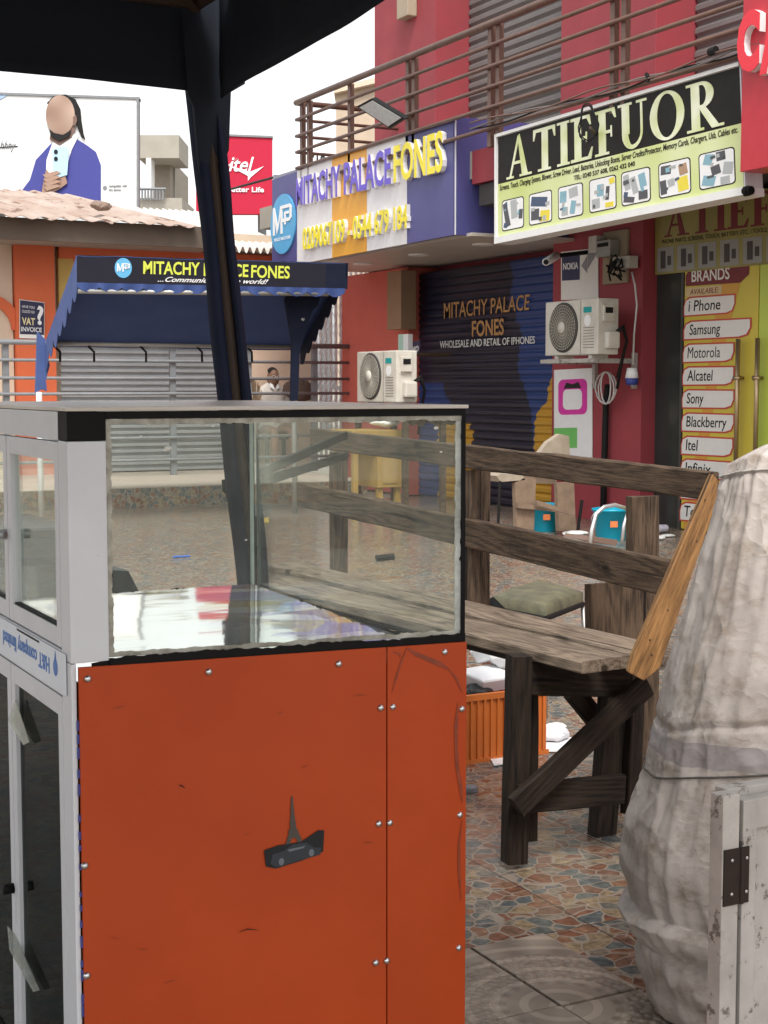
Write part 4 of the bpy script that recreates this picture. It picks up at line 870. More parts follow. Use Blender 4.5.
# easel chair
ez=thing('wooden_chair',P(545,531,z=0),'rough wooden chair with beige curved back pad in front of the blue shutter','chair')
yw=10.4
def fl(pts,th,name,m,y=yw): t=MB(); t.prism([P(*p,y=y) for p in pts],(0,th,0)); return t.build(name,m,ez)
fl([(515,483),(524,478),(536,479),(534,530),(517,530)],.05,'side_board',M_woodtan)
fl([(557,483),(574,482),(576,530),(559,531)],.05,'side_board',M_woodtan,yw+.1)
fl([(518,503),(575,510),(575,514),(518,508)],.03,'cross_bar',M_woodtan,yw-.04)
fl([(537,500),(574,512),(574,516),(537,505)],.03,'cross_bar',M_woodtan,yw-.1)
fl([(538,455),(548,442),(560,434),(569,436),(570,456)],.06,'back_pad',mat('beige_pad',(.42,.35,.27),.8,(.27,.22,.17),scale=9,amt=1),yw+.12)
fl([(497,476),(500,474),(523,475),(525,480),(500,482)],.4,'seat_pad',MATS['beige_pad'],yw)
mb=MB(); mb.tube([P(500,481,y=yw),P(498,526,y=yw)],.012,8); mb.build('leg',M_cable,ez)
mb=MB(); mb.tube([P(582,500,y=yw+.1),P(578,530,y=yw+.1)],.014,8); mb.build('leg',M_cable,ez)
fl([(520,456),(545,450),(560,470),(556,484),(520,483)],.02,'back_board',M_woodtan,yw+.25)
# litter near the shop step
for i,(px,py,r,lab) in enumerate([(575,536,.09,'flat white rubbish left of the metal stool'),(655,540,.08,'crumpled white paper by the yellow shop door'),(668,537,.05,'small white scrap nearest the yellow shop door')]):
    o=crumple('paper_scrap',px,py,None,r,lab,'paper',M_paper,.25,z=.0,seed=20+i); o['group']='paper litter by the shop doors'
mb=MB(); mb.tube([P(644,530,z=.04),P(666,528,z=.04)],.045,14,.03); mb.build('plastic_bottle',mat('violet_wrapper',(.4,.38,.6),.4,(.8,.8,.85),scale=25,amt=1),None,label='crushed plastic bottle with violet label by the shop door',category='bottle')

# ================================================================ RIGHT BUILDING
X0=8.389; XC=8.26; XS=7.0
rb=thing('shop_building',(X0,10,0),'two storey shop building with crimson pillars, grey upper shutters and a balcony','building')
mb=MB(); mb.box(X0+.4,16,-2,16.1,3.4,7.6); mb.box(X0+.25,16,-2,17.0,0,3.399); mb.build('wall',M_red,rb)
mb=MB(); mb.box(X0+.16,X0+.25,8.3,10.45,0,2.9); mb.build('dark_interior_slab',M_dark,rb)  # near-black slab behind the doors, the unlit interior's darkness set as colour
# ground floor glass strip next to the door
mb=MB(); mb.box(X0+.03,X0+.05,10.5,10.88,0,2.28); mb.build('side_glass',mat('dark_shop_glass',(.025,.03,.028),.12,(.05,.055,.05),scale=3),rb)
mb=MB(); mb.box(X0+.0,X0+.07,10.47,10.50,0,2.28,.002); mb.box(X0,X0+.07,8.2,10.9,2.285,2.32,.002); mb.build('door_frame',flat('dark_frame',(.05,.05,.045),.4),rb)
# columns: outward face x=XC
for (ya,yb_,z0,z1) in ((10.88,12.3,0,3.4),(10.74,12.2,3.401,7.5),(14.64,16.1,3.41,7.5),(6.2,7.5,3.41,7.5)):
    mb=MB(); mb.box(XC,X0+.42,ya,yb_,z0,z1,.004); mb.build('column',M_red,rb)
mb=MB(); mb.box(XC,X0+.25,15.25,17.0,0,2.62,.004); mb.build('column',mat('coral_column',(.55,.11,.08),.7,(.45,.1,.08),scale=3,bump=.2),rb)  # lower far column, paler and more orange than the crimson ones
# upper shutters
def shutter(y0,y1,x,z0,z1,pitch,m,name,parent,depth=.02):
    t=MB(); n_=int((z1-z0)/pitch)
    prof_=[(0,0),(.12,-depth*.3),(.3,-depth),(.7,-depth),(.88,-depth*.3)]
    pts=[]
    for i in range(n_):
        for (a,b) in prof_: pts.append((x+b,z0+(i+a)*pitch))
    pts.append((x,z0+n_*pitch))
    A=[t.bm.verts.new((p[0],y0,p[1])) for p in pts]; B=[t.bm.verts.new((p[0],y1,p[1])) for p in pts]
    for i in range(len(pts)-1): t.bm.faces.new((A[i],B[i],B[i+1],A[i+1]))
    return t.build(name,m,parent)
for (a,b) in ((12.21,14.63),(7.51,10.73)):
    shutter(a,b,X0+.32,3.42,7.4,.1,M_shutdk,'upper_shutter',rb,.03)
# balcony slab and soffit
mb=MB(); mb.box(7.16,X0+.42,4,12.0,3.1,3.4); mb.build('balcony_slab',M_red,rb)
mb=MB(); mb.box(7.16,X0+.42,12.001,17.0,3.15,3.4); mb.build('balcony_slab',M_concrete,rb)
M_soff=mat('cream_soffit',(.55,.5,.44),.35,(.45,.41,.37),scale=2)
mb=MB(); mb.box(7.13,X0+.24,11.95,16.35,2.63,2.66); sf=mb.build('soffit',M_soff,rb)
for y in (12.6,13.9,15.2):
    t=MB(); t.lathe((7.65,y,2.62),[(.11,.01),(.11,.0),(.085,-.004),(.001,-.004)],24); t.build('downlight',flat('lamp_white',(.85,.85,.82),.4),sf)
# dark underside beyond
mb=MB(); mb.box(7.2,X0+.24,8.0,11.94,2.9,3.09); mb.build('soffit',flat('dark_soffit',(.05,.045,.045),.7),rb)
# painted roller shutter
def shut_mat():
    m=bpy.data.materials.new('painted_roller_shutter'); m.use_nodes=True; nt=m.node_tree; b=nt.nodes['Principled BSDF']; L=nt.links
    tc=N(nt,'ShaderNodeTexCoord'); sx=N(nt,'ShaderNodeSeparateXYZ'); L.new(tc.outputs['Object'],sx.inputs[0])
    def M(op,a,b_=None,c=None):
        n=N(nt,'ShaderNodeMath',operation=op)
        for i,v in enumerate((a,b_,c)):
            if v is None: continue
            if isinstance(v,(int,float)): n.inputs[i].default_value=v
            else: L.new(v,n.inputs[i])
        return n.outputs[0]
    no=N(nt,'ShaderNodeTexNoise'); no.inputs['Scale'].default_value=2.5; no.inputs['Detail'].default_value=4; L.new(tc.outputs['Object'],no.inputs['Vector'])
    w=M('MULTIPLY',M('SUBTRACT',no.outputs['Fac'],.5),.5)
    Y=M('ADD',M('SUBTRACT',sx.outputs[1],2.5),w); Z=sx.outputs[2]  # local: y about the building origin (y=10)
    # Y ~0 at the near edge (world 12.5), 2.7 at the far edge
    # navy body; bright blue band near edge above z 1.2; yellow below
    bnd=M('ADD',.18,M('MULTIPLY',Z,.25))
    blue=M('LESS_THAN',Y,bnd)
    yel=M('MULTIPLY',M('LESS_THAN',Y,M('SUBTRACT',.32,M('MULTIPLY',M('MAXIMUM',M('SUBTRACT',Z,.9),0),.6))),M('LESS_THAN',Z,1.5))
    yel2=M('MULTIPLY',M('MULTIPLY',M('GREATER_THAN',Y,1.55),M('LESS_THAN',Y,2.3)),M('LESS_THAN',Z,.85))
    far=M('MULTIPLY',M('GREATER_THAN',Y,M('ADD',1.45,M('MULTIPLY',Z,.55))),M('LESS_THAN',Z,1.3))
    mx=N(nt,'ShaderNodeMix',data_type='RGBA'); L.new(M('MAXIMUM',blue,far),mx.inputs[0]); mx.inputs[6].default_value=(.011,.013,.03,1); mx.inputs[7].default_value=(.014,.045,.17,1)
    m2=N(nt,'ShaderNodeMix',data_type='RGBA'); L.new(M('MAXIMUM',yel,yel2),m2.inputs[0]); L.new(mx.outputs[2],m2.inputs[6]); m2.inputs[7].default_value=(.5,.27,.025,1)
    L.new(m2.outputs[2],b.inputs['Base Color']); b.inputs['Roughness'].default_value=.38
    return m
sh=shutter(12.3,15.24,X0+.02,.0,2.63,.085,shut_mat(),'roller_shutter',rb,.018)
def xz(px,py,x): v=P(px,py,x=x); return v
xs_=X0-.004
def pq(pts,x): return Q(*[P(*p,x=x) for p in pts])   # BL BR TR TL
M_goldp=flat('faded_gold_paint',(.45,.24,.09),.6); M_whp=flat('white_paint_letters',(.75,.75,.72),.6)
text(pq([(444,319),(529,310),(530,294),(444,303)],xs_),'MITACHY PALACE',(0,0,1,1),M_goldp,sh,d=0,ext=.002,bold=.006)
text(pq([(472,337),(504,335),(504,318),(472,321)],xs_),'FONES',(0,0,1,1),M_goldp,sh,d=0,ext=.002,bold=.02)
text(pq([(440,348.5),(535,343.5),(535,336),(440,341)],xs_),'WHOLESALE AND RETAIL OF IPHONES',(0,0,1,1),M_whp,sh,d=0,ext=.002,bold=.006)
# yellow doors (part of the shop)
M_yel=mat('yellow_vinyl',(.62,.5,.06),.35,(.52,.42,.05),scale=1.5,amt=.8); M_lime=mat('lime_vinyl',(.5,.6,.08),.35,(.42,.5,.08),scale=1.5)
yD=P(757,400,x=X0).y; yA_=P(683,400,x=X0).y
mb=MB(); mb.box(X0,X0+.03,yD+.006,yA_,0.01,2.27,.002); dr=mb.build('door',M_yel,rb,label='yellow shop door listing phone brands')
mb=MB(); mb.box(X0,X0+.03,8.55,yD-.006,0.01,2.27,.002); dr2=mb.build('door',M_lime,rb,label='plain lime yellow shop door leaf')
def DQ(px0,pyb0,pyb1,px1,pyt0,pyt1): return pq([(px0,pyb0),(px1,pyb1),(px1,pyt1),(px0,pyt0)],X0)
M_mar=flat('maroon_print',(.17,.02,.025),.5); M_labw=flat('label_white',(.74,.72,.68),.5); M_labr=flat('label_red',(.5,.06,.04),.5)
# orange swash on the door
mb=MB(); q=DQ(683,529,529,757,266,262); q.poly(mb,[(.55,1),(.85,1),(.5,.6),(.35,.3),(.2,0),(.0,0),(.25,.4)],.0012,.0022); mb.build('printed_swash',flat('orange_swash',(.6,.3,.04),.4),dr)
q=DQ(686,288,283,750,267,261); mb=MB(); q.poly(mb,[(0,.08),(.86,.05),(.99,.4),(1,1),(.1,1),(0,.6)],.003,.0045); hd=mb.build('printed_label',M_mar,dr)
text(q,'BRANDS',(.1,.25,.7,.82),M_labw,hd,d=.0048,ext=.0008,bold=.015)
q=DQ(686,297,294,722,288,285); mb=MB(); q.rect(mb,0,0,1,1,.003,.004); hd=mb.build('printed_label',flat('tan_label',(.6,.45,.25),.5),dr); text(q,'AVAILABLE:',(.12,.2,.92,.8),M_mar,hd,d=.0045,ext=.0008,shear=.2)
rows=[('i Phone',306,736),('Samsung',330,752),('Motorola',353,735),('Alcatel',376,735),('Sony',399,735),('Blackberry',422.5,735),('Itel',446,734),('Infinix',469,733),('',491,733),('Tecno',513,733)]
for s_,yc,xr in rows:
    xl=684-(yc-300)*.02; sl=(yc-387)/ (640+500)
    def e(px,dy): return yc+dy+ (px-700)*(yc-387)/1130
    q=DQ(xl,e(xl,10),e(xr,10),xr,e(xl,-10),e(xr,-10))
    asp=(xr-xl)*1.0/20
    shp=[(0,0),(.84,0),(.95,.12),(1,.5),(1,1),(.12,1),(.03,.85),(0,.5)]
    mb=MB(); q.poly(mb,shp,.003,.004); lb=mb.build('printed_label',M_labr,dr)
    mb=MB(); q.poly(mb,[(.02+u*.955,.08+v*.84) for u,v in shp],.0043,.005); mb.build('label_field',M_labw,lb)
    if s_:
        fr_={'i Phone':.62,'Samsung':.46,'Motorola':.63,'Alcatel':.5,'Sony':.33,'Blackberry':.76,'Itel':.24,'Infinix':.5,'Tecno':.5}[s_]
        lo=.1 if 'y' in s_ or 'g' in s_ else .25
        text(q,s_,(.1,lo,.1+fr_,.8),M_ink,lb,d=.0055,ext=.0006,bold=0 if 'M' in s_ else .008,shear=.12)
for (px,yt_,yb_) in ((737,339,470),(756.5,338,466)):
    t=MB(); yy=P(px,400,x=X0-.06).y; t.tube([(X0-.06,yy,P(px,yt_,x=X0-.06).z),(X0-.06,yy,P(px,yb_,x=X0-.06).z)],.02,12); zz=P(px,378,x=X0-.06).z
    t.tube([(X0-.06,yy,zz),(X0,yy,zz)],.014,8); t.tube([(X0-.06,yy-.03,zz),(X0-.07,yy+.03,zz)],.022,10)
    t.build('handle',mat('brass_handle',(.45,.33,.2),.35,metal=.8),dr if px<740 else dr2,smooth=True)
# transom sign
q=pq([(655,275),(790,262),(790,185),(655,205)],X0-.01)
tr=thing('transom_sign',P(655,275,x=X0),'dull yellow sign strip with maroon serif lettering above the shop door','sign')
M_tr=mat('dull_yellow_print',(.33,.29,.08),.4,(.22,.19,.06),scale=3,amt=.9)
mb=MB(); q.rect(mb,0,0,1,1,-.02,0); mb.build('panel',M_tr,tr)
# serif glyphs -------------------------------------------------
def glyph(ch):
    """list of polygons in a 0..w x 0..1 cell, serif capitals"""
    def R_(x0,y0,x1,y1): return [(x0,y0),(x1,y0),(x1,y1),(x0,y1)]
    T,t,s=.23,.09,.055
    def ring(cx,cy,ro,rO,ri,rI,a0,a1,n=22):
        out=[]
        for i in range(n):
            p=R(a0+(a1-a0)*i/n); k=R(a0+(a1-a0)*(i+1)/n)
            out.append([(cx+ro*math.cos(p),cy+rO*math.sin(p)),(cx+ro*math.cos(k),cy+rO*math.sin(k)),(cx+ri*math.cos(k),cy+rI*math.sin(k)),(cx+ri*math.cos(p),cy+rI*math.sin(p))])
        return out
    if ch=='A': return .98,[[(.10,0),(.17,0),(.52,.98),(.44,.98)],[(.62,0),(.84,0),(.52,1.02),(.44,.98)],R_(.25,.32,.68,.39),R_(0,0,.28,s),R_(.52,0,.98,s)]
    if ch=='T': return .86,[R_(.34,0,.34+T,1),R_(.02,.92,.84,1),[(.02,.92),(.02,.74),(.055,.74),(.12,.92)],[(.84,.92),(.84,.74),(.805,.74),(.74,.92)],R_(.2,0,.67,s)]
    if ch=='I': return .44,[R_(.13,0,.13+T,1),R_(0,0,.44,s),R_(0,1-s,.44,1)]
    if ch=='E': return .78,[R_(.13,0,.13+T,1),R_(0,0,.7,.07),R_(0,.93,.66,1),R_(.32,.47,.55,.54),[(.7,.0),(.76,.26),(.72,.26),(.6,.07)],[(.66,1),(.7,.77),(.66,.77),(.56,.93)],R_(.52,.38,.56,.63)]
    if ch=='F': return .72,[R_(.13,0,.13+T,1),R_(0,0,.46,s),R_(0,.93,.66,1),R_(.32,.46,.55,.53),[(.66,1),(.7,.77),(.66,.77),(.56,.93)],R_(.52,.37,.56,.62)]
    if ch=='U': return .92,[R_(.12,.32,.12+T,1),R_(.70,.32,.76,1),R_(0,1-s,.44,1),R_(.58,1-s,.9,1)]+ring(.44,.34,.32,.36,.13,.27,180,270)+ring(.44,.34,.32,.36,.26,.27,270,360)
    if ch=='O': return 1.04,ring(.52,.5,.5,.52,.29,.46,0,360,40)
    if ch=='R': return .98,[R_(.13,0,.13+T,1),R_(0,0,.46,s),R_(0,1-s,.3,1),R_(.3,.93,.42,1),R_(.3,.45,.42,.52)]+ring(.42,.725,.33,.275,.13,.205,-90,90)+[[(.34,.47),(.52,.47),(.9,.0),(.68,0)],R_(.68,0,1.0,s)]
    return .4,[]
def serif(q,s,box,m,parent,d,ext,gap=.05):
    ws=[glyph(c)[0] for c in s]; tot=sum(ws)+gap*(len(s)-1); x=0; u0,v0,u1,v1=box
    for c,w in zip(s,ws):
        t=MB(); pl=glyph(c)[1]
        for k,p in enumerate(pl):
            q.poly(t,[(u0+(u1-u0)*(x+a)/tot,v0+(v1-v0)*b) for a,b in p],d,d+ext+.0003*(k%5))
        t.build('letter',m,parent); x+=w+gap
serif(q,'ATIEFUOR',(.08,.52,1.5,.97),M_mar,tr,.001,.003)
text(q,'PHONE PARTS, SCREENS, TOUCH, BATTERY, ETC. / TOOLS, BLOWER, SCREW DRIVER',(.06,.42,1.2,.49),M_ink,tr,d=.002,ext=.001)
for k in range(6):
    u=.02+k*.165; mb=MB(); q.rect(mb,u,.03,u+.135,.38,.002,.003); pf=mb.build('picture_field',flat('dim_print',(.3,.3,.28),.5),tr)
    for r_ in ((u+.03,.08,u+.07,.33),(u+.085,.12,u+.115,.25)):
        mb=MB(); q.rect(mb,*r_,.004,.005); mb.build('picture_phone',flat('dark_phone_print',(.06,.05,.05),.5),pf)

# ---------------- ATIEFUOR lightbox
qa=pq([(497,239),(745,189),(740,64),(497,136)],XS)
sg=thing('shop_sign',P(497,239,x=XS),'long lime and black sign reading ATIEFUOR with seven boxed product pictures, hung below the balcony','sign')
ya0=P(497,200,x=XS).y; ya1=P(742.5,200,x=XS).y
ua=lambda px:(ya0-P(px,200,x=XS).y)/(ya0-ya1)
mb=MB(); qa.rect(mb,0,0,1,1,-.16,-.004); mb.build('housing',M_white,sg)
mb=MB(); qa.rect(mb,0,-.05,1.002,.015,-.165,.03); qa.rect(mb,0,.985,1.001,1.015,-.165,.02); qa.rect(mb,-.004,-.05,.004,1.015,-.164,.02); mb.build('frame',flat('frame_white',(.75,.75,.74),.4),sg)
def lime_mat(name,a,b,sc):
    return mat(name,a,.35,b,scale=sc,amt=1,detail=1)
M_lm=lime_mat('lime_print',(.5,.58,.16),(.72,.76,.5),1.6); M_lt=lime_mat('letter_print',(.8,.82,.66),(.56,.62,.26),5)
mb=MB(); qa.rect(mb,.006,.53,.996,.98,-.003,0); mb.build('black_band',flat('band_black',(.012,.011,.009),.5,spec=.2),sg)
mb=MB(); qa.rect(mb,.006,.018,.996,.529,-.003,0); mb.build('lime_field',M_lm,sg)
serif(qa,'ATIEFUOR',(ua(507),.55,ua(724),.95),M_lt,sg,.0005,.004)
text(qa,'Screens, Touch, Charging System, Blower, Screw Driver, Lead, Batteries, Unlocking Boxes, Server Credits/Protector, Memory Cards, Chargers, Usb, Cables etc.',(.015,.445,.985,.515),M_ink,sg,d=.002,ext=.0008,shear=.2,bold=.012)
text(qa,'TEL: 0240 537 608, 0262 432 040',(ua(574),.385,ua(635),.435),M_ink,sg,d=.002,ext=.0008,bold=.02)
pcs=[[(.1,.12,.32,.9,0),(.42,.35,.7,.95,1),(.78,.3,.95,.6,0)],[(.1,.55,.8,.85,2),(.1,.15,.45,.5,0),(.5,.05,.9,.4,3)],[(.08,.5,.35,.85,4),(.45,.6,.8,.9,1),(.5,.1,.7,.5,4),(.15,.1,.4,.35,1)],[(.1,.1,.4,.4,1),(.3,.45,.55,.8,4),(.62,.3,.75,.7,0),(.75,.75,.95,.92,3),(.6,.08,.9,.22,3)],[(.1,.45,.3,.9,1),(.35,.3,.55,.8,1),(.62,.45,.85,.85,4),(.08,.08,.45,.25,0),(.6,.1,.9,.35,0)],[(.08,.65,.4,.9,0),(.05,.1,.25,.5,0),(.6,.1,.92,.5,3),(.65,.55,.9,.85,5),(.3,.3,.5,.5,1)],[(.15,.65,.4,.95,4),(.5,.7,.75,.95,0),(.35,.35,.6,.6,0),(.68,.3,.95,.62,1),(.1,.08,.45,.35,4),(.6,.05,.85,.25,1)]]
PC=[flat('print_dark',(.07,.07,.08),.4),flat('print_grey',(.4,.42,.42),.4),flat('print_navy',(.05,.08,.15),.4),flat('print_yellow',(.75,.62,.05),.4),flat('print_cyan',(.22,.4,.48),.4),flat('print_brown',(.4,.25,.15),.4)]
us=[(ua(a),ua(b)) for a,b in ((502,524),(529,552),(558,583),(589,616),(621,650),(658,690),(698,734))]
for (a,b),pp in zip(us,pcs):
    t=MB(); qa.poly(t,rrect(a,.06,b,.36,.012,2.5),.0008,.0016); pf=t.build('picture_border',M_ink,sg)
    t=MB(); qa.poly(t,rrect(a+.0035,.07,b-.0035,.35,.010,2.5),.0018,.0024); t.build('picture_field',M_ivory,pf)
    by={}
    pl=list(pp)
    for _ in range(5):
        x,y=random.uniform(.08,.75),random.uniform(.08,.8); pl.append((x,y,x+random.uniform(.06,.2),y+random.uniform(.05,.16),random.choice([0,1,1,2,4])))
    for k_,(x0_,y0_,x1_,y1_,c) in enumerate(pl):
        t=MB(); an=random.uniform(-.3,.3); cx_,cy_=(x0_+x1_)/2,(y0_+y1_)/2; w_,h_=(x1_-x0_)/2,(y1_-y0_)/2
        pts=[]
        for (sx_,sy_) in ((-1,-1),(1,-1),(1,1),(-1,1)):
            dx,dy=sx_*w_,sy_*h_; pts.append((a+(b-a)*min(.96,max(.04,cx_+dx*math.cos(an)-dy*math.sin(an))),.06+.30*min(.95,max(.05,cy_+dx*math.sin(an)+dy*math.cos(an)))))
        qa.poly(t,pts,.0026,.0028+.0004*k_); t.build('picture_gadget',PC[c],pf)
# bracket rod, cable loop in front of the sign, end roller
mb=MB(); mb.tube([qa(.46,.76,.0),qa(.46,.76,.2)+Vector((0,-.22,.0))],.012,10); mb.build('support_rod',M_rust,sg)
mb=MB(); mb.tube([qa(1.0,-.02,.0),qa(1.012,-.02,.0)],.035,12); mb.tube([qa(1.012,-.02,0),qa(1.02,-.02,0)],.03,12); mb.build('end_cap',M_black,sg)

# ---------------- MITACHY sign
YN=P(453,200,x=XS).y; YF_=P(272,220,x=XS).y
qm=pq([(272,269),(453,235),(453,117),(272,180)],XS)
ms_=thing('shop_sign',P(272,269,x=XS),'large blue, white and orange fascia sign with raised MITACHY PALACE FONES letters','sign')
M_pur=mat('violet_blue_panel',(.07,.07,.22),.4,(.055,.055,.17),scale=2); M_pw=flat('panel_white',(.72,.7,.7),.4); M_po=flat('panel_orange',(.75,.36,.04),.4)
def um(px): 
    y=P(px,200,x=XS).y; return (YF_-y)/(YF_-YN)
bands=[(272,297,M_pur),(297,332,M_pw),(332,367,M_po),(367,407,M_pw),(407,453,M_pur)]
for a,b,m in bands:
    t=MB(); qm.rect(t,um(a),0,um(b),1,-.03,0); t.build('panel',m,ms_)
# near return of the fascia
zb_=P(453,235,x=XS).z; zt2=P(453,117,x=XS).z
mb=MB(); mb.box(XS+.002,X0+.2,YN-.03,YN-.001,zb_,zt2-.0); mb.build('return_panel',M_pur,ms_)
mb=MB(); mb.box(XS,XS+.012,YN-.036,YN-.03,zb_,zt2); mb.build('corner_trim',M_white,ms_)
mb=MB(); mb.box(XS+.03,XS+.12,YN,YF_,zb_+.02,zt2-.02); mb.box(XS+.031,X0,YF_,YF_+.03,zb_,zt2); mb.build('housing',flat('grey_housing',(.25,.25,.3),.5),ms_)
M_let=[flat('raised_violet',(.13,.08,.55),.3),flat('raised_yellow',(.85,.72,.03),.3)]
for s_,a,b,mi in (('MITACHY',300,344,0),('PALACE',348,395,0),('FONES',398,447,1)):
    ua,ub=um(a),um(b)
    def vv(px,py): 
        z=P(px,py,x=XS).z; u=um(px); zb2=qm(u,0).z; zt3=qm(u,1).z; return (z-zb2)/(zt3-zb2)
    lo=lambda px: 207+(px-300)*(-(207-172)/147.); hi=lambda px: 179+(px-300)*(-(179-130)/147.)
    qq=Q(P(a,lo(a),x=XS-.001),P(b,lo(b),x=XS-.001),P(b,hi(b),x=XS-.001),P(a,hi(a),x=XS-.001))
    text(qq,s_,(0,0,1,1),M_pw,ms_,d=.0,ext=.045,bold=.022,name='letter_sides')
    text(qq,s_,(0,0,1,1),M_let[mi],ms_,d=.046,ext=.004,bold=.018,name='lettering')
lo=lambda px:251+(px-306)*(-(251-229)/104.); hi=lambda px:228+(px-306)*(-(228-204)/104.)
qq=Q(P(306,lo(306),x=XS-.001),P(411,lo(411),x=XS-.001),P(411,hi(411),x=XS-.001),P(306,hi(306),x=XS-.001))
text(qq,'0209067109 - 0544 679 184',(0,0,1,1),M_pw,ms_,d=0,ext=.04,bold=.03,name='letter_sides'); text(qq,'0209067109 - 0544 679 184',(0,0,1,1),M_let[1],ms_,d=.041,ext=.004,bold=.026)
# round logo
cu_,cv_=um(284),.47; ru=.35/(YF_-YN); rv=.35/(zt2-zb_)
mb=MB(); qm.ell(mb,cu_,cv_,ru,rv,.002,.02,40); lg=mb.build('logo_disc',flat('logo_blue',(.08,.35,.62),.4),ms_)
qq=Q(qm(cu_-ru*.9,cv_-rv*.9),qm(cu_+ru*.9,cv_-rv*.9),qm(cu_+ru*.9,cv_+rv*.9),qm(cu_-ru*.9,cv_+rv*.9))
def MP(q,parent,d,e,m,bx=(.08,.32,.92,.84)):
    t=MB(); u0,v0,u1,v1=bx
    def L_(pts,k):
        q.poly(t,[(u0+(u1-u0)*a,v0+(v1-v0)*b) for a,b in pts],d,d+e+k*.0005)
    L_([(0,0),(.1,0),(.1,1),(0,1)],0); L_([(.0,1),(.1,1),(.3,.2),(.22,.0)],1); L_([(.22,0),(.3,.2),(.5,1),(.4,1)],2); L_([(.42,0),(.52,0),(.52,1),(.42,1)],3)
    L_([(.42,.88),(.9,.88),(.9,1),(.42,1)],4); L_([(.9,1),(1,.9),(1,.5),(.9,.4),(.9,.52),(.9,.88)],5); L_([(.52,.4),(.9,.4),(.9,.52),(.52,.52)],6); L_([(.62,.3),(.7,.3),(.7,.76),(.62,.76)],7); L_([(.7,.66),(.86,.66),(.86,.76),(.7,.76)],8)
    return t.build('monogram',m,parent)
MP(qq,lg,.022,.004,M_ivory)
text(qq,'MITACHY PALACE FONES',(.14,.2,.86,.26),M_ivory,lg,d=.022,ext=.002)

# ---------------- red C sign at right edge
cs=thing('shop_sign',P(742,175,x=6.9),'bright red box sign with raised letters beside the lime and black sign','sign')
y0_=P(741.5,100,x=6.9).y
mb=MB(); mb.box(6.9,7.1,5.3,y0_,2.70,4.3,.004); mb.build('panel',M_redsign,cs)
qc=Q((6.9,y0_,2.70),(6.9,5.3,2.70),(6.9,5.3,4.3),(6.9,y0_,4.3))
kx=lambda px:(y0_-P(px,50,x=6.9).y)/(y0_-5.3); kz=lambda px,py:(P(px,py,x=6.9).z-2.70)/1.6
for s_,a,b in (('C',743.5,765.5),('A',766.5,792)):
    bx_=(kx(a),kz(a,76),kx(b),kz(a,15)); text(qc,s_,bx_,M_ivory,cs,d=.001,ext=.05,bold=.06,name='letter_sides'); text(qc,s_,bx_,flat('raised_red',(.75,.02,.04),.25),cs,d=.052,ext=.006,bold=.054)

# ---------------- balcony railing
XRl=6.98
br=thing('balcony_railing',(XRl,12,3.4),'brown painted pipe railing with double posts along the balcony','railing')
yE=P(297,300,x=XRl).y
zr=[4.395,4.21,4.03,3.855,3.68,3.50]
for k,z in enumerate(zr):
    t=MB(); t.tube([(XRl,5,z),(XRl,yE,z),(X0+.45,yE,z)] if k!=9 else [],.032 if k==0 else .018,10); t.build('rail',M_rail,br,smooth=True)
for px in (299,306,347,405,411,487,495,609,620,752):
    yy=P(px,100,x=XRl).y; t=MB(); t.box(XRl+.02,XRl+.07,yy-.03,yy+.03,3.35,4.38,.004); t.build('post',M_rail,br)
# bundle of sagging cables tied along the railing
cb=thing('cable_bundle',(XRl,9,3.5),'black and grey cables tied along the lower balcony rail above the lime sign','cable')
for k in range(3):
    pts=[]
    for i in range(30):
        px=470+i*10; py=[145,120][0]+0
        t_=i/29; pyv=129-t_*84+2.5*math.sin(t_*math.pi*5+k*2)-k*2+ (3*math.sin(t_*math.pi))
        pts.append(P(px,pyv,x=XRl-.05-.012*k))
    t=MB(); t.tube(pts,.0075,6); t.build('cable',[M_cable,MATS['old_grey_shutter'],M_rail][k],cb,smooth=True)
t=MB(); t.tube([P(646,74,x=XRl-.07),P(648,76,x=XRl-.07),P(648,82,x=XRl-.07)],.015,6); t.build('tie',M_cable,cb); t=MB(); t.tube([P(710,52,x=XRl-.07),P(716,50,x=XRl-.07)],.03,8); t.build('tie',M_cable,cb)
lp=[]
for i in range(40):
    a=i/39*4*math.pi; lp.append(P(588+11*math.cos(a)*(.8+.2*math.sin(i)),121+19*math.sin(a)+i*.1,x=XS-.2))
t=MB(); t.tube(lp,.006,6); t.build('cable_loop',M_cable,None,label='coiled black cable hanging in front of the letters of the lime sign',category='cable',smooth=True)
# floodlight
fl_=thing('floodlight',P(381,114,x=6.6),'square grey floodlight on an arm above the blue fascia sign','floodlight')
c0=[P(*p,x=6.6) for p in ((362,107),(377,99),(399,118),(384,128))]
for i,dx in enumerate((0,0,.12,.12)): c0[i].x+=dx-.06
nn=(c0[1]-c0[0]).cross(c0[3]-c0[0]).normalized(); nn=nn if nn.x<0 else -nn
mb=MB(); mb.prism(c0,-nn*.05); mb.build('lamp_body',M_cable,fl_)
cc=sum(c0,Vector())/4; mb=MB(); mb.prism([cc+(p-cc)*.86+nn*.001 for p in c0],nn*.004); mb.build('lamp_glass',flat('lamp_lens',(.42,.43,.42),.25),fl_)
mb=MB(); mb.tube([cc-nn*.04,P(402,117,x=6.85),Vector((XRl,P(404,117,x=XRl).y,P(404,117,x=XRl).z))],.02,8); mb.build('arm',M_rail,fl_)
# small meter box on upper pillar
mb=MB(); c=P(411,8,x=XC); mb.box(XC-.12,XC,c.y-.14,c.y+.12,c.z-.12,c.z+.25,.01); mb.build('junction_box',mat('beige_box',(.4,.33,.24),.6),None,label='beige junction box high on the far crimson pillar',category='junction box')

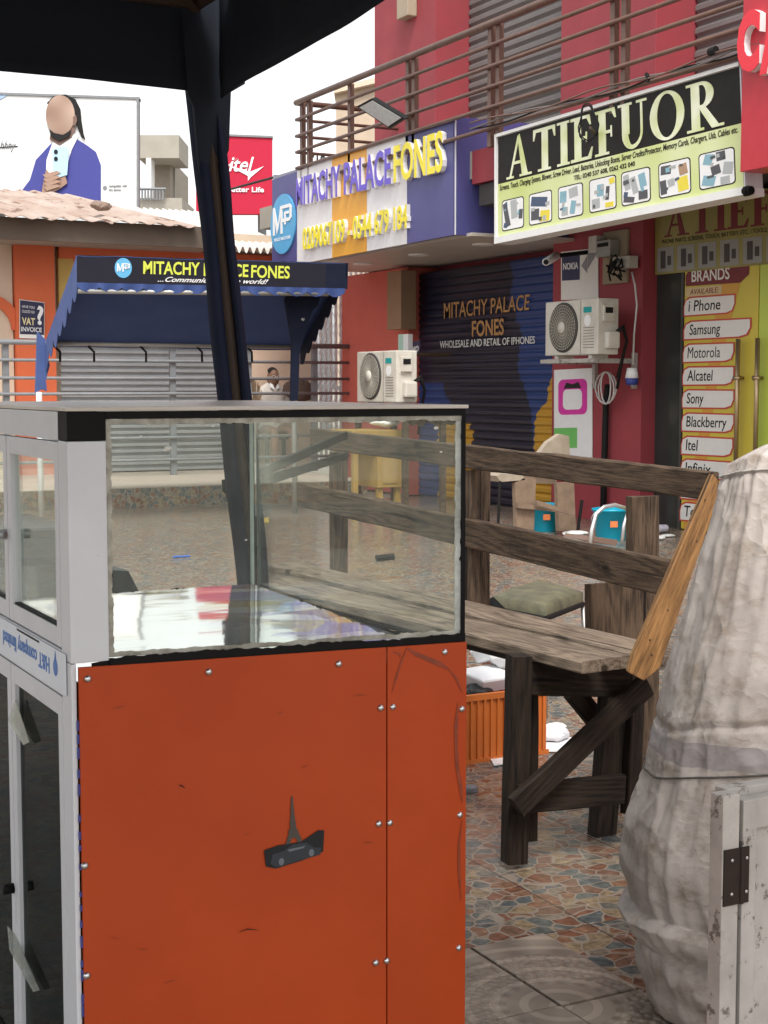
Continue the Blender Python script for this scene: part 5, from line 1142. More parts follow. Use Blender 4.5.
# ---------------- AC units
def ac(px,py,x,label):
    o0=P(px,py,x=x); r=thing('air_conditioner',o0,label,'air conditioner','outdoor air conditioner units'); L_,D_,H_=.83,.22,.49; by=o0.y-L_; z=o0.z; xx=o0.x
    t=MB(); t.box(xx,xx+D_,by,o0.y,z,z+H_,.012); body=t.build('casing',M_acwhite,r)
    fc=(xx,o0.y-.30,z+.25)
    t=MB(); t.lathe(fc,[(.225,.004),(.225,-.008),(.213,-.012),(.208,-.003),(.001,-.001)],40,'x'); fan=t.build('fan_recess',flat('fan_dark',(.06,.055,.05),.6),r)
    t=MB()
    for k in range(1,9): 
        rr=.025*k; t.tube([(xx-.016,fc[1]+rr*math.cos(a),fc[2]+rr*math.sin(a)) for a in [i*math.pi/14 for i in range(29)]],.0035,5)
    for k in range(36):
        a=k*math.pi/18; t.tube([(xx-.018,fc[1]+.05*math.cos(a),fc[2]+.05*math.sin(a)),(xx-.018,fc[1]+.208*math.cos(a+.25),fc[2]+.208*math.sin(a+.25))],.003,4)
    t.build('fan_grille',mat('grille_grey',(.4,.37,.31),.5),r)
    t=MB(); t.lathe((xx-.02,fc[1],fc[2]),[(.055,0),(.05,-.012),(.001,-.016)],24,'x'); t.build('hub',M_acwhite,r,smooth=True)
    t=MB(); t.box(xx-.003,xx-.0005,by+.26,by+.265,z+.01,z+H_-.01)
    for k in range(8): t.box(xx-.003,xx,by+.06,by+.22,z+.06+k*.025,z+.066+k*.025)
    t.build('panel_line',flat('seam_grey',(.2,.19,.17),.6),r)
    t=MB(); t.box(xx-.003,xx,by+.1,by+.22,z+.37,z+.42); t.build('badge',flat('teal_badge',(.0,.3,.3),.4),r)
    t=MB(); t.lathe((xx-.0005,by+.16,z+.30),[(.05,0),(.05,-.002),(.001,-.0025)],20,'x'); t.build('energy_sticker',M_ivory,r)
    t=MB(); t.box(xx+.03,xx+.16,by-.004,by,z+.27,z+.46,.001); t.box(xx+.04,xx+.15,by-.03,by-.004,z+.29,z+.43,.005); t.build('terminal_cover',M_acwhite,r)
    t=MB(); t.box(xx+.055,xx+.135,by-.034,by-.031,z+.36,z+.41); t.build('terminal_label',M_cable,r)
    t=MB(); t.box(xx+.06,xx+.19,by-.07,by,z+.05,z+.2,.02); t.build('valve_cover',M_acwhite,r)
    t=MB()
    for k in range(2): t.tube([(xx+.17,by-.04,z+.2),(xx+.22,by-.07,z+.22+.03*k),(xx+.28,by-.04,z+.12),(xx+.3,by+.05,z-.05),(xx+.3,by+.12,z-.2-.1*k)],.014,8)
    t.build('pipe',M_cable,r,smooth=True)
    t=MB()
    for k in (.12,.65): t.box(xx+.02,xx+.20,by+k,by+k+.05,z-.03,z-.001)
    t.build('foot',M_acwhite,r)
    return r
ac1=ac(545,356,7.76,'dirty white air conditioner on a bracket fixed to the crimson pillar beside the blue shutter')
ac2=ac(357,402,6.62,'dusty air conditioner low down on the terrace, just above the display case top')
# fix bracket for ac1
bk=thing('wall_bracket',P(545,370,x=7.9),'white angle bracket carrying the air conditioner on the crimson pillar','bracket'); l1_=ac1.location
mb=MB()
for yy in (l1_.y-.12,l1_.y-.72):
    mb.box(l1_.x-.04,XC-.001,yy-.02,yy+.02,l1_.z-.075,l1_.z-.032); mb.box(XC-.04,XC-.002,yy-.021,yy+.021,l1_.z-.3,l1_.z+.02)
mb.box(l1_.x-.05,l1_.x-.01,l1_.y-.84,l1_.y,l1_.z-.07,l1_.z-.035)
mb.build('angle_iron',M_whiteold,bk)
# stand for ac2: yellow cabinet + wooden trestle
st2=ac2.location
cab=thing('cabinet',(st2.x+.2,st2.y-.5,0),'battered yellow wooden cabinet on legs, seen through the display case glass','cabinet')
M_ycab=mat('yellow_cabinet_paint',(.38,.23,.05),.65,(.25,.16,.05),scale=5,amt=.8)
ca=[P(*p,y=st2.y-.8) for p in ((377,500),(405,500),(405,462),(377,462))]
ybk=st2.y-.8
xq0,xq1=P(352,470,y=ybk).x,P(405,470,y=ybk).x; zq=P(380,430,y=ybk).z; zq2=P(380,488,y=ybk).z
mb=MB(); mb.box(xq0,xq1,ybk,ybk+.5,zq-.14,zq,.01); mb.build('top',M_ycab,cab)
mb=MB(); mb.box(xq0+.28,xq1-.02,ybk+.02,ybk+.48,zq2,zq-.141,.005); mb.build('body',M_ycab,cab)
mb=MB(); mb.box(xq0+.33,xq1-.07,ybk+.012,ybk+.019,zq2+.04,zq-.2); mb.build('door',mat('ochre_door',(.34,.22,.08),.6),cab)
for (a,b) in ((xq0+.3,ybk+.05),(xq1-.07,ybk+.05),(xq0+.04,ybk+.05),(xq0+.04,ybk+.44),(xq1-.07,ybk+.44)):
    t=MB(); t.box(a,a+.05,b,b+.05,0,zq2-.001 if a>xq0+.2 else zq-.141); t.build('leg',M_ycab,cab)
crumple('cloth_rag',385,428,ybk+.2,.12,'white folded rag on top of the yellow cabinet','rag',M_paper,.4,seed=31)
tr_=thing('trestle',(st2.x+.2,st2.y-.4,0),'plain wooden stand under the low air conditioner','stand')
mb=MB(); mb.box(st2.x-.05,st2.x+.45,st2.y-1.02,st2.y+.04,st2.z-.06,st2.z-.032); mb.build('top',M_wood,tr_)
for (a,b) in ((0,-1.0),(.4,-1.0),(0,-.02),(.4,-.02)):
    t=MB(); t.box(st2.x+a-.02,st2.x+a+.03,st2.y+b-.02,st2.y+b+.03,0,st2.z-.061); t.build('leg',M_wood,tr_)

# ---------------- electrics on the crimson pillar
mbd=thing('meter_board',P(606,290,x=XC),'wooden board with grey electricity meter and tangled wires on the crimson pillar','meter board')
def onc(px0,py0,px1,py1,dep,name,m,parent,off=0):
    a=P(px0,py1,x=XC); b=P(px1,py0,x=XC); t=MB(); t.box(XC-off-dep,XC-off,min(a.y,b.y),max(a.y,b.y),min(a.z,b.z),max(a.z,b.z),.004 if dep>.02 else 0); return t.build(name,m,parent)
onc(605,229,630,285,.03,'backboard',mat('pale_board',(.3,.24,.16),.7),mbd)
onc(608,240,622,258,.1,'meter',mat('meter_grey',(.32,.31,.29),.5),mbd,.031)
onc(610,243,620,248,.012,'meter_window',M_cable,mbd,.132)
onc(600,236,608,254,.1,'switch_box',mat('meter_white',(.5,.47,.42),.5),mbd,.032)
onc(624,256,641,270,.1,'outlet_box',MATS['meter_white'],mbd,.031)
for k in range(7):
    random.seed(k+3); pts=[P(random.uniform(606,626),random.uniform(252,282),x=XC-.14-.01*k) for _ in range(5)]
    pts=[pts[0]]+[ (pts[i]+pts[i+1])/2 for i in range(4)]+[pts[4]]; t=MB(); t.tube(pts,.009,5); t.build('wire',M_cable,mbd,smooth=True)
random.seed(11)
t=MB(); t.tube([P(*p,x=XC-.12) for p in ((632,272),(635,285),(637,305),(634,335),(633,365))],.009,6); hp=t.build('plug_cable',M_cablewh,mbd,smooth=True)
t=MB(); c=P(632,368,x=XC-.12); t.tube([c,c-Vector((0,0,.09))],.045,12,.06); t.build('plug_body',M_ivory,mbd,smooth=True); t=MB(); t.tube([c-Vector((0,0,.091)),c-Vector((0,0,.15))],.06,12,.05); t.build('plug_tip',flat('blue_plug',(.03,.05,.25),.4),mbd,smooth=True)
t=MB(); t.tube([P(608,385,x=XC-.06),P(606,400,x=XC-.05),P(604,470,x=XC-.05),P(603,520,x=XC-.05)],.03,8); t.build('drain_pipe',M_cable,None,label='black corrugated pipe running down the crimson pillar under the air conditioner',category='pipe',smooth=True)
lp=[P(606+11*math.cos(i*.5)*(.7+.3*math.sin(i*.17)),388+16*math.sin(i*.5),x=XC-.1-.002*i) for i in range(44)]
t=MB(); t.tube(lp,.008,5); t.build('wire_coil',M_cablewh,None,label='coil of grey wire hanging below the air conditioner',category='wire',smooth=True)
cm=thing('security_camera',P(556,256,x=7.7),'small white security camera beside the blue phone poster','camera')
t=MB(); a_=P(546,262,x=7.6); b_=P(556,256,x=7.9); t.tube([a_,b_],.035,12,.04); t.build('camera_body',M_ivory,cm,smooth=True); t=MB(); t.tube([b_,Vector((XC,b_.y,b_.z+.05))],.02,8); t.build('arm',M_cable,cm)
t=MB(); t.tube([a_-(b_-a_).normalized()*.004,a_+(b_-a_).normalized()*.001],.025,12); t.build('lens',M_cable,cm)
# posters on the pillar
def poster(name,pts,m,label,cat='poster',x=XC-.012):
    q_=Q(*[P(*p,x=x) for p in pts]); r=thing(name,P(*pts[0],x=x),label,cat); t=MB(); q_.rect(t,0,0,1,1,-.008,0); t.build('sheet',m,r); return r,q_
r_,q_=poster('poster',[(561,300),(598,299),(598,248),(561,252)],M_labw,'grey poster with a navy square reading NOKIA above the air conditioner')
t=MB(); q_.rect(t,.03,.4,.52,.97,.001,.002); nb=t.build('printed_square',flat('navy_print',(.02,.03,.09),.4),r_); text(q_,'NOKIA',(.07,.62,.48,.76),M_ivory,nb,d=.003,ext=.001,bold=.015)
t=MB(); q_.poly(t,[(.56,.68),(.72,.86),(.72,.52)],.001,.002); q_.poly(t,[(.73,.6),(.98,.9),(.98,.98),(.73,.98)],.001,.002); t.build('printed_arrow',flat('grey_ink',(.25,.25,.27),.5),r_)
r_,q_=poster('poster',[(554,470),(592,470),(592,368),(554,370)],M_ivory,'tall white poster with a pink rounded square and a green patch beneath the air conditioner')
t=MB(); q_.poly(t,rrect(.12,.55,.88,.9,.12,.5),.001,.002); pk_=t.build('printed_frame',flat('magenta_print',(.65,.03,.35),.4),r_); t=MB(); q_.poly(t,rrect(.25,.60,.75,.80,.1,.5),.0025,.0032); t.build('printed_field',M_ivory,pk_)
t=MB(); q_.poly(t,[(.27,.81),(.73,.81),(.66,.87),(.5,.85),(.34,.87)],.0035,.004); t.build('printed_mask',M_stk,pk_)
t=MB(); q_.rect(t,0,.22,.62,.42,.001,.002); t.build('printed_patch',flat('green_print',(.15,.5,.12),.4),r_)
# soffit zone left: wooden box, vivo sign, small goods
wb=MB(); a=P(387,330,x=XC-.2); b=P(401,270,x=XC-.2)
wb.box(XC-.2,XC-.002,min(a.y,b.y),max(a.y,b.y),a.z,b.z,.006); wb.build('wooden_box',mat('varnished_box',(.28,.17,.1),.6,(.2,.12,.07)),None,label='brown wooden box mounted on the far crimson pillar under the soffit',category='box')
r_,q_=poster('sign_board',[(407,357),(420,355),(420,340),(407,343)],flat('vivo_navy',(.03,.03,.08),.4),'small navy board with a white phone brand word beside the blue shutter','sign',x=XC-.2)
text(q_,'vivo',(.08,.25,.92,.8),M_ivory,r_,d=.001,ext=.002,bold=.02)
for (px,m,lab) in ((401,flat('pale_green_pack',(.4,.6,.5),.5),'pale green packet above the low air conditioner'),(406,M_ivory,'white packet above the low air conditioner')):
    a=P(px-3,352,x=XC-.5);b=P(px+2,334,x=XC-.5); t=MB(); t.box(XC-.5,XC-.44,min(a.y,b.y),max(a.y,b.y),a.z,b.z,.006); t.build('carton',m,None,label=lab,category='carton')
sk=MB(); a=P(396,353,x=XC-.52); b=P(410,353,x=XC-.52); sk.box(XC-.55,XC-.001,b.y,a.y+.1,a.z-.03,a.z-.001); sk.build('wall_shelf',M_wood,None,label='narrow wall shelf holding packets on the far crimson pillar',category='shelf')

# ================================================================ LEFT BUILDING
YW=17.7
lb=thing('shop_building',(0,YW,0),'low orange painted shop with rusty corrugated roof behind the blue market awning','building')
def bx(px,y=YW): return P(px,387,y=y).x
def bz(px,py,y=YW): return P(px,py,y=y).z
mb=MB(); mb.box(bx(-250),bx(300),YW+.1,YW+6,0,bz(100,226)); mb.build('wall',M_cream,lb)
mb=MB(); mb.box(bx(15),bx(54),YW-.12,YW+.09,.2,bz(30,238)); mb.build('column',M_oranwall,lb)
mb=MB(); mb.box(bx(75),bx(300),YW,YW+.09,bz(150,350),bz(150,250)); mb.build('wall_band',M_oranwall,lb)
mb=MB(); mb.box(bx(60),bx(300),YW-.06,YW-.001,bz(150,262),bz(150,251)); mb.build('wall_trim',M_oranwall,lb)
mb=MB(); mb.box(bx(60),bx(75),YW-.02,YW+.09,bz(65,340),bz(65,250)); mb.build('wall_panel',mat('ochre_wall',(.6,.42,.12),.7),lb)
mb=MB(); mb.box(bx(-250),bx(14),YW-.02,YW+.09,.2,bz(0,238)); mb.build('wall_panel',M_cream,lb)
# orange arch at far left
t=MB(); cxx=bx(-14); cz=bz(0,330); pts=[]
ro,ri=.42,.30
for k in range(13): a=math.pi*k/12; pts.append((cxx+ro*math.cos(a),cz+ro*math.sin(a)))
for k in range(12,-1,-1): a=math.pi*k/12; pts.append((cxx+ri*math.cos(a),cz+ri*math.sin(a)))
t.prism([(x_,YW-.08,z_) for x_,z_ in pts],(0,.05,0)); t.build('arch',M_oranwall,lb)
# grey corrugated shutter
def cor(x0,x1,y,z0,z1,pitch,m,name,parent,dep=.03):
    t=MB(); n_=int((z1-z0)/pitch); pts=[]
    for i in range(n_):
        for (a,b) in ((0,0),(.15,-dep),(.5,-dep),(.65,0)): pts.append((y+b,z0+(i+a)*pitch))
    A_=[t.bm.verts.new((x0,p[0],p[1])) for p in pts]; B_=[t.bm.verts.new((x1,p[0],p[1])) for p in pts]
    for i in range(len(pts)-1): t.bm.faces.new((A_[i],B_[i],B_[i+1],A_[i+1]))
    return t.build(name,m,parent)
cor(bx(60),bx(228),YW-.03,.22,bz(150,300),.075,M_shut,'roller_shutter',lb)
mb=MB(); mb.box(bx(228),bx(312),YW-.05,YW-.001,.2,bz(260,350)); mb.build('wall_panel',mat('peach_wall',(.6,.45,.34),.7),lb)
mb=MB(); mb.box(bx(-260),bx(199),YW-.8,YW-.74,bz(50,241,YW-.8),bz(50,219,YW-.8)); mb.build('fascia_board',mat('dark_fascia',(.1,.075,.055),.7,(.15,.11,.08)),lb)
mb=MB(); mb.box(bx(-260),bx(199),YW-.74,YW+.1,bz(50,240,YW-.8),bz(50,239,YW-.8)+.02); mb.build('eave_lining',mat('eave_grey',(.3,.26,.22),.8),lb)
# corrugated roof with torn sheets
M_roof=mat('rusty_roof_sheet',(.3,.19,.14),.7,(.46,.39,.34),scale=2.4,amt=1,bump=.3,stretch=(1.6,.35,1),speck=((.14,.07,.045),4,.56))
yE_=YW-.95; xa,xb=bx(-60,yE_),bx(200,yE_); t=MB(); nx=420; V=[]
zed=lambda x: bz(100,218,yE_)
for j in range(5):
    row=[]
    for i in range(nx+1):
        x=xa+(xb-xa)*i/nx; f=j/4; y=yE_+f*5.5
        z=bz(20,214,yE_)+f*1.0+  .014*math.sin((x+.05*noise.noise(Vector((x*2,0,0))))*2*math.pi/.23)+.025*noise.noise(Vector((int(x/.75)*5.3,4,0)))+ .03*noise.noise(Vector((int(x/.75)*3.1,f*2,0)))*.5+ (-.04 if i%2==0 and False else 0)+.03*noise.noise(Vector((x*1.3,f*3,5)))-.05*(x-xa)/(xb-xa)
        row.append(t.bm.verts.new((x,y+ (noise.noise(Vector((int(x/.75)*7.7,0,1)))*.15 if j==0 else 0),z)))
    V.append(row)
for j in range(4):
    for i in range(nx): t.bm.faces.new((V[j][i],V[j][i+1],V[j+1][i+1],V[j+1][i]))
o=t.build('roof',M_roof,lb); o.modifiers.new('s','SOLIDIFY').thickness=.006
crumple('roof_stone',101,211,YW-.3,.10,'brown stone weighing down the rusty corrugated roof','stone',mat('brown_stone',(.25,.18,.14),.8),.7,seed=40)
# whitish roof section right of the canopy pole
t=MB(); xa,xb=bx(199,YW-.4),bx(300,YW-.4); V=[]
for j in range(3):
    V.append([t.bm.verts.new((xa+(xb-xa)*i/120,YW-.4+j*1.6,bz(250,250,YW-.4)+.5*j*.8+.04*math.sin(i*.75))) for i in range(121)])
for j in range(2):
    for i in range(120): t.bm.faces.new((V[j][i],V[j][i+1],V[j+1][i+1],V[j+1][i]))
t.build('roof',mat('pale_roof_sheet',(.68,.66,.62),.6,(.5,.45,.4),scale=2),lb,label='pale corrugated roof sheets')
# VAT poster
r_,q_=None,None
qv=Q(P(20,334,y=YW-.14),P(44,335,y=YW-.14),P(44,303,y=YW-.14),P(20,300,y=YW-.14))
vp=thing('poster',P(20,334,y=YW-.14),'navy VAT invoice poster on the orange wall beside the awning','poster')
t=MB(); qv.rect(t,-.02,-.12,1.02,1.02,-.01,0); t.build('sheet',M_labw,vp); t=MB(); qv.rect(t,0,0,1,1,.001,.003); nb=t.build('printed_field',flat('poster_navy',(.02,.02,.06),.5),vp)
text(qv,'VAT',(.08,.28,.62,.5),flat('cream_ink',(.75,.65,.35),.5),nb,d=.004,ext=.001,bold=.02); text(qv,'INVOICE',(.05,.08,.9,.22),M_ivory,nb,d=.004,ext=.001,bold=.01); text(qv,'HAVE YOU',(.08,.78,.6,.86),M_ivory,nb,d=.004,ext=.001); text(qv,'COLLECTED YOUR',(.08,.64,.6,.72),M_ivory,nb,d=.004,ext=.001); text(qv,'?',(.7,.3,.97,.9),M_ivory,nb,d=.004,ext=.001,bold=.03)
# white folding grille gate
gt=thing('folding_gate',(bx(340),YW-.3,.2),'white folding lattice gate left of the crimson pillar','gate')
yg=YW-.3; 
for k in range(12):
    px=316+k*5; t=MB(); x_=P(px,387,y=yg).x; t.box(x_-.016,x_+.016,yg-.012,yg+.012,.22,bz(340,215,yg)); t.build('bar',M_ivory,gt)
for k in range(11):
    xA,xB=P(316+k*5,387,y=yg).x,P(321+k*5,387,y=yg).x
    t=MB(); t.tube([((xA,xB)[n_%2],yg-.014,.3+.12*n_) for n_ in range(18)],.006,4); t.build('lattice',M_ivory,gt)
# side wall behind the gate: pinkish
mb=MB(); mb.box(bx(312),8.3,YW+.2,YW+.4,.2,3.1); mb.build('boundary_wall',mat('pinkish_wall',(.5,.36,.33),.8),None,label='pale pink wall behind the white folding gate',category='wall')

# ---------------- grey railing on the platform
gr=thing('railing',(bx(150,YW-.9),YW-.9,.215),'grey pipe railing along the raised platform under the awning','railing')
yR=YW-.9; zz=[bz(20,p,yR) for p in (342,360,378,394,415,440,463)]
for k,z in enumerate(zz):
    t=MB(); t.tube([(bx(-60,yR),yR,z),(bx(357,yR)-.0,yR,z)],.03 if k==0 else .018,8); t.build('rail',M_greyrail,gr,smooth=True)
for px in (7,174,316,250,357):
    t=MB(); x_=P(px,387,y=yR).x; t.box(x_-.035,x_+.035,yR+.02,yR+.08,.215,zz[0],.005); t.build('post',M_greyrail,gr)

# ---------------- blue market awning
aw=thing('awning',P(180,500,y=12.8),'blue market awning with black lettered header, standing in front of the orange shop','awning')
yA=12.9
TL,TR=P(77,255,y=yA),P(346,263,y=yA); BL,BR=P(77,283,y=yA),P(345,289,y=yA)
qh=Q(BL,BR,TR,TL)
mb=MB(); qh.rect(mb,0,0,.92,1,-.006,0); hb=mb.build('header',mat('black_header_cloth',(.013,.013,.02),.6,(.02,.02,.035),scale=4,spec=.2),aw)
mb=MB(); qh.rect(mb,.92,0,1.01,1,-.006,0); mb.build('header',M_bluecloth,aw)
def hu(px): return (px-77)/269.
text(qh,'MITACHY',(hu(139),.38,hu(194),.86),flat('lime_letters',(.62,.68,.08),.5),hb,d=.001,ext=.002,bold=.02)
text(qh,'PALACE',(hu(198),.36,hu(243),.84),MATS['lime_letters'],hb,d=.001,ext=.002,bold=.02)
text(qh,'FONES',(hu(246),.34,hu(286),.82),MATS['lime_letters'],hb,d=.001,ext=.002,bold=.02)
text(qh,'...Communicating the world!',(hu(153),.06,hu(264),.30),M_ivory,hb,d=.001,ext=.002,shear=.5,bold=.01)
mb=MB(); qh.ell(mb,hu(120),.58,.030,.36,.001,.004,28); ld=mb.build('logo_disc',flat('logo_cyan',(.12,.42,.7),.4),hb)
ql=Q(qh(hu(120)-.028,.58-.33),qh(hu(120)+.028,.58-.33),qh(hu(120)+.028,.58+.33),qh(hu(120)-.028,.58+.33)); MP(ql,ld,.005,.002,M_ivory,(.1,.3,.9,.75))
# scalloped edge
def scallop(q,n_,depth,m,name,parent,u0=0,u1=1,d=.0):
    t=MB(); top_=[];bot=[]
    for i in range(n_*10+1):
        u=u0+(u1-u0)*i/(n_*10); s_=abs(math.sin(math.pi*i/10)); top_.append(q(u,.02,d)); bot.append(q(u,-depth*(.45+.55*s_),d+.01*math.sin(i*.7)))
    A_=[t.bm.verts.new(p) for p in top_]; B_=[t.bm.verts.new(p) for p in bot]
    for i in range(n_*10): t.bm.faces.new((A_[i],A_[i+1],B_[i+1],B_[i]))
    o=t.build(name,m,parent); o.modifiers.new('s','SOLIDIFY').thickness=.004
scallop(qh,13,.32,mat('mid_blue_cloth',(.03,.06,.2),.7,(.02,.045,.15)),'scalloped_edge',aw,0,1,-.002)
# sloping roof sheet seen from below
bTL,bTR=P(44,346,y=yA+1.5),P(300,350,y=yA+1.5)
def clothgrid(a,b,c,d,name,m,sag=.03,n_=24):
    t=MB(); V=[]
    for j in range(n_+1):
        V.append([t.bm.verts.new((a*(1-i/n_)+b*i/n_)*(1-j/n_)+(d*(1-i/n_)+c*i/n_)*(j/n_)-Vector((0,0,sag*math.sin(math.pi*i/n_)*math.sin(math.pi*j/n_)+.012*noise.noise(Vector((i*.4,j*.4,0)))))) for i in range(n_+1)])
    for j in range(n_):
        for i in range(n_): t.bm.faces.new((V[j][i],V[j][i+1],V[j+1][i+1],V[j+1][i]))
    o=t.build(name,m,aw,smooth=True); o.modifiers.new('s','SOLIDIFY').thickness=.004
clothgrid(qh(0,.98),qh(1,.98),bTR+Vector((0,0,.0)),bTL,'roof_cloth',mat('awning_underside',(.055,.085,.22),.75,(.04,.065,.17),scale=3,spec=.15))
# side flaps
def flap(pa,pb,pts,m,name):
    t=MB(); t.prism(pts,(.006,0,0)); t.build(name,m,aw)
L0,L1=qh(0,1),bTL
fp=[L0+Vector((0,.02,0))]; n_=7
for i in range(1,n_+1): fp.append(L0+(L1-L0)*(i/n_))
dn_=[]
for i in range(n_*6,-1,-1):
    u=i/(n_*6); p=L0+(L1-L0)*u; dn_.append(p-Vector((0,0,.16+.09*abs(math.sin(math.pi*i/6))+.10*(1-u)+.05*noise.noise(Vector((u*9,0,2))))))
flap(0,0,fp+dn_,M_sunblue,'side_flap')
L0,L1=qh(1,1),bTR
fp=[L0+(L1-L0)*(i/n_) for i in range(n_+1)]; dn_=[]
for i in range(n_*6,-1,-1):
    u=i/(n_*6); p=L0+(L1-L0)*u; dn_.append(p-Vector((0,0,.14+.06*abs(math.sin(math.pi*i/6)))))
flap(0,0,fp+dn_,M_bluecloth,'side_flap')
# hanging cloth tail at left and drape down right post
t=MB(); t.prism([P(*p,y=yA+1.45) for p in [(38,332),(46,340),(45,350),(50,365),(46,380),(47,391),(42,389),(36,393),(37,360)]],(0,.05,0)); t.build('hanging_tail',M_sunblue,aw)
t=MB(); t.prism([P(*p,y=yA+.3) for p in [(288,292),(322,290),(318,305),(312,312),(306,330),(300,352),(298,400),(291,402),(292,340),(285,300)]],(0,.03,0)); t.build('side_drape',M_bluecloth,aw)
M_gp=mat('galvanised_pole',(.4,.4,.38),.45,metal=.5)
for (a,b,ya,yb__) in (((78,291),(328,294),yA+.02,yA+.02),((46,343),(292,347),yA+1.4,yA+1.4),((303,318),(293,345),yA+.3,yA+.6)):
    t=MB(); t.tube([P(*a,y=ya),P(*b,y=yb__)],.022,8); t.build('rod',M_gp,aw,smooth=True)
for (px,y_,pt) in ((294,yA+.6,330),(39,yA+1.45,392)):
    v=P(px,pt,y=y_); t=MB(); t.tube([(v.x,v.y,0),v],.028,10); t.build('pole',M_gp if px>100 else M_ivory,aw,smooth=True)
for px in (54,88,140,196,246):
    a=P(px,346,y=yA+1.4); b=P(px+6,362,y=yA+1.4); t=MB(); t.tube([a,(a+b)/2+Vector((.03,0,.02)),b],.012,5); t.build('tie_cord',M_cable,aw,smooth=True)

# ================================================================ PERSON behind the railing
def person():
    yP=YW-.55; head=P(277,378,y=yP); base=Vector((head.x,head.y+.1,.215)); r=thing('person',base,'seated person in a pale collared shirt, head and shoulders showing behind the platform railing','person')
    hz=head.z
    J={'pel':(0,.12,.52),'chest':(0,.1,.95),'neck':(0,.06,hz-.215-.16),'hd0':(0,.03,hz-.215-.06),
       'shL':(-.17,.1,1.03-.215+.16),'shR':(.17,.1,1.03-.215+.16),'elL':(-.25,.0,.72),'elR':(.25,.0,.72),'haL':(-.14,-.22,.62),'haR':(.14,-.22,.62),
       'hpL':(-.1,.1,.5),'hpR':(.1,.1,.5),'knL':(-.12,-.3,.5),'knR':(.12,-.3,.5),'anL':(-.12,-.3,.09),'anR':(.12,-.3,.09),'toL':(-.13,-.46,.04),'toR':(.13,-.46,.04)}
    E_=[('pel','chest'),('chest','neck'),('neck','hd0'),('chest','shL'),('chest','shR'),('shL','elL'),('shR','elR'),('elL','haL'),('elR','haR'),('pel','hpL'),('pel','hpR'),('hpL','knL'),('hpR','knR'),('knL','anL'),('knR','anR'),('anL','toL'),('anR','toR')]
    rad={'pel':.13,'chest':.15,'neck':.055,'hd0':.055,'shL':.065,'shR':.065,'elL':.042,'elR':.042,'haL':.03,'haR':.03,'hpL':.09,'hpR':.09,'knL':.06,'knR':.06,'anL':.04,'anR':.04,'toL':.035,'toR':.035}
    ks=list(J); me=bpy.data.meshes.new('body'); me.from_pydata([J[k] for k in ks],[(ks.index(a),ks.index(b)) for a,b in E_],[])
    o=bpy.data.objects.new('body',me); C.objects.link(o); m=o.modifiers.new('k','SKIN'); me.skin_vertices
    if not me.skin_vertices: pass
    for i,k in enumerate(ks):
        me.skin_vertices[0].data[i].radius=(rad[k],rad[k]*.85); me.skin_vertices[0].data[i].use_root=(k=='pel')
    s_=o.modifiers.new('s','SUBSURF'); s_.levels=2; s_.render_levels=2
    dg=bpy.context.evaluated_depsgraph_get(); me2=bpy.data.meshes.new_from_object(o.evaluated_get(dg)); bpy.data.objects.remove(o)
    t=MB(); t.bm.from_mesh(me2); 
    t.ball((0,.02,hz-.215),.105,(.72,.85,1.12),4)
    for v in t.bm.verts:  # brow, nose, chin shaping on the head ball
        c=v.co-Vector((0,.02,hz-.215))
        if c.length<.13 and c.y<0:
            v.co.y-=.020*math.exp(-((c.x/.012)**2+((c.z+.015)/.022)**2)); v.co.y+=.009*math.exp(-(((abs(c.x)-.03)/.014)**2+((c.z-.01)/.012)**2)); v.co.y-=.006*math.exp(-((c.x/.025)**2+((c.z+.05)/.01)**2))
    for s2 in (-1,1): t.ball((s2*.076,.03,hz-.22),.022,(.4,.8,1.2),2)
    bmesh.ops.translate(t.bm,vec=base,verts=t.bm.verts[:]); b=t.build('body',M_skin,r,smooth=True)
    t=MB(); t.ball((0,.045,hz-.215+.035),.108,(.74,.85,.95),3)
    for v in t.bm.verts[:]: pass
    bmesh.ops.bisect_plane(t.bm,geom=t.bm.verts[:]+t.bm.edges[:]+t.bm.faces[:],plane_co=(0,0,hz-.215+.06),plane_no=(0,.55,-.8),clear_outer=True)
    bmesh.ops.translate(t.bm,vec=base,verts=t.bm.verts[:]); t.build('hair',M_ink,r,smooth=True)
    t=MB()
    def sh_(z,rx,ry,yo): return [(rx*math.cos(a),yo+ry*math.sin(a),z) for a in [i*2*math.pi/24 for i in range(24)]]
    rows_=[sh_(.5,.18,.14,.12),sh_(.75,.19,.14,.11),sh_(.93,.22,.14,.1),sh_(1.0,.21,.12,.1),sh_(1.05,.12,.09,.08),sh_(1.085,.075,.07,.06)]
    G=[[t.bm.verts.new(p) for p in r_] for r_ in rows_]
    for i in range(5):
        for j in range(24): t.bm.faces.new((G[i][j],G[i][(j+1)%24],G[i+1][(j+1)%24],G[i+1][j]))
    for s2 in (-1,1): t.tube([(s2*.17,.1,.99),(s2*.22,.05,.86),(s2*.25,0,.74)],.07,12,.06)
    bmesh.ops.translate(t.bm,vec=base,verts=t.bm.verts[:]); t.build('shirt',mat('pale_shirt',(.62,.58,.52),.8,(.35,.3,.28),scale=14),r,smooth=True)
    t=MB(); 
    for s2 in (-1,1): t.prism([base+Vector(p) for p in ((s2*.012,-.045,1.0),(s2*.06,-.03,1.03),(s2*.06,.0,1.10),(s2*.03,-.02,1.10))],(0,-.008,0))
    t.build('collar',M_ivory,r)
    hc=base+Vector((0,0,hz-.215))
    t=MB()
    for s2 in (-1,1): t.tube([hc+Vector((s2*.034+.024*math.cos(a),-.088+.012*abs(s2*.034+.024*math.cos(a))/.06,.012+.018*math.sin(a))) for a in [i*math.pi/8 for i in range(17)]],.003,6); t.tube([hc+Vector((s2*.058,-.075,.014)),hc+Vector((s2*.078,.02,.018))],.003,6)
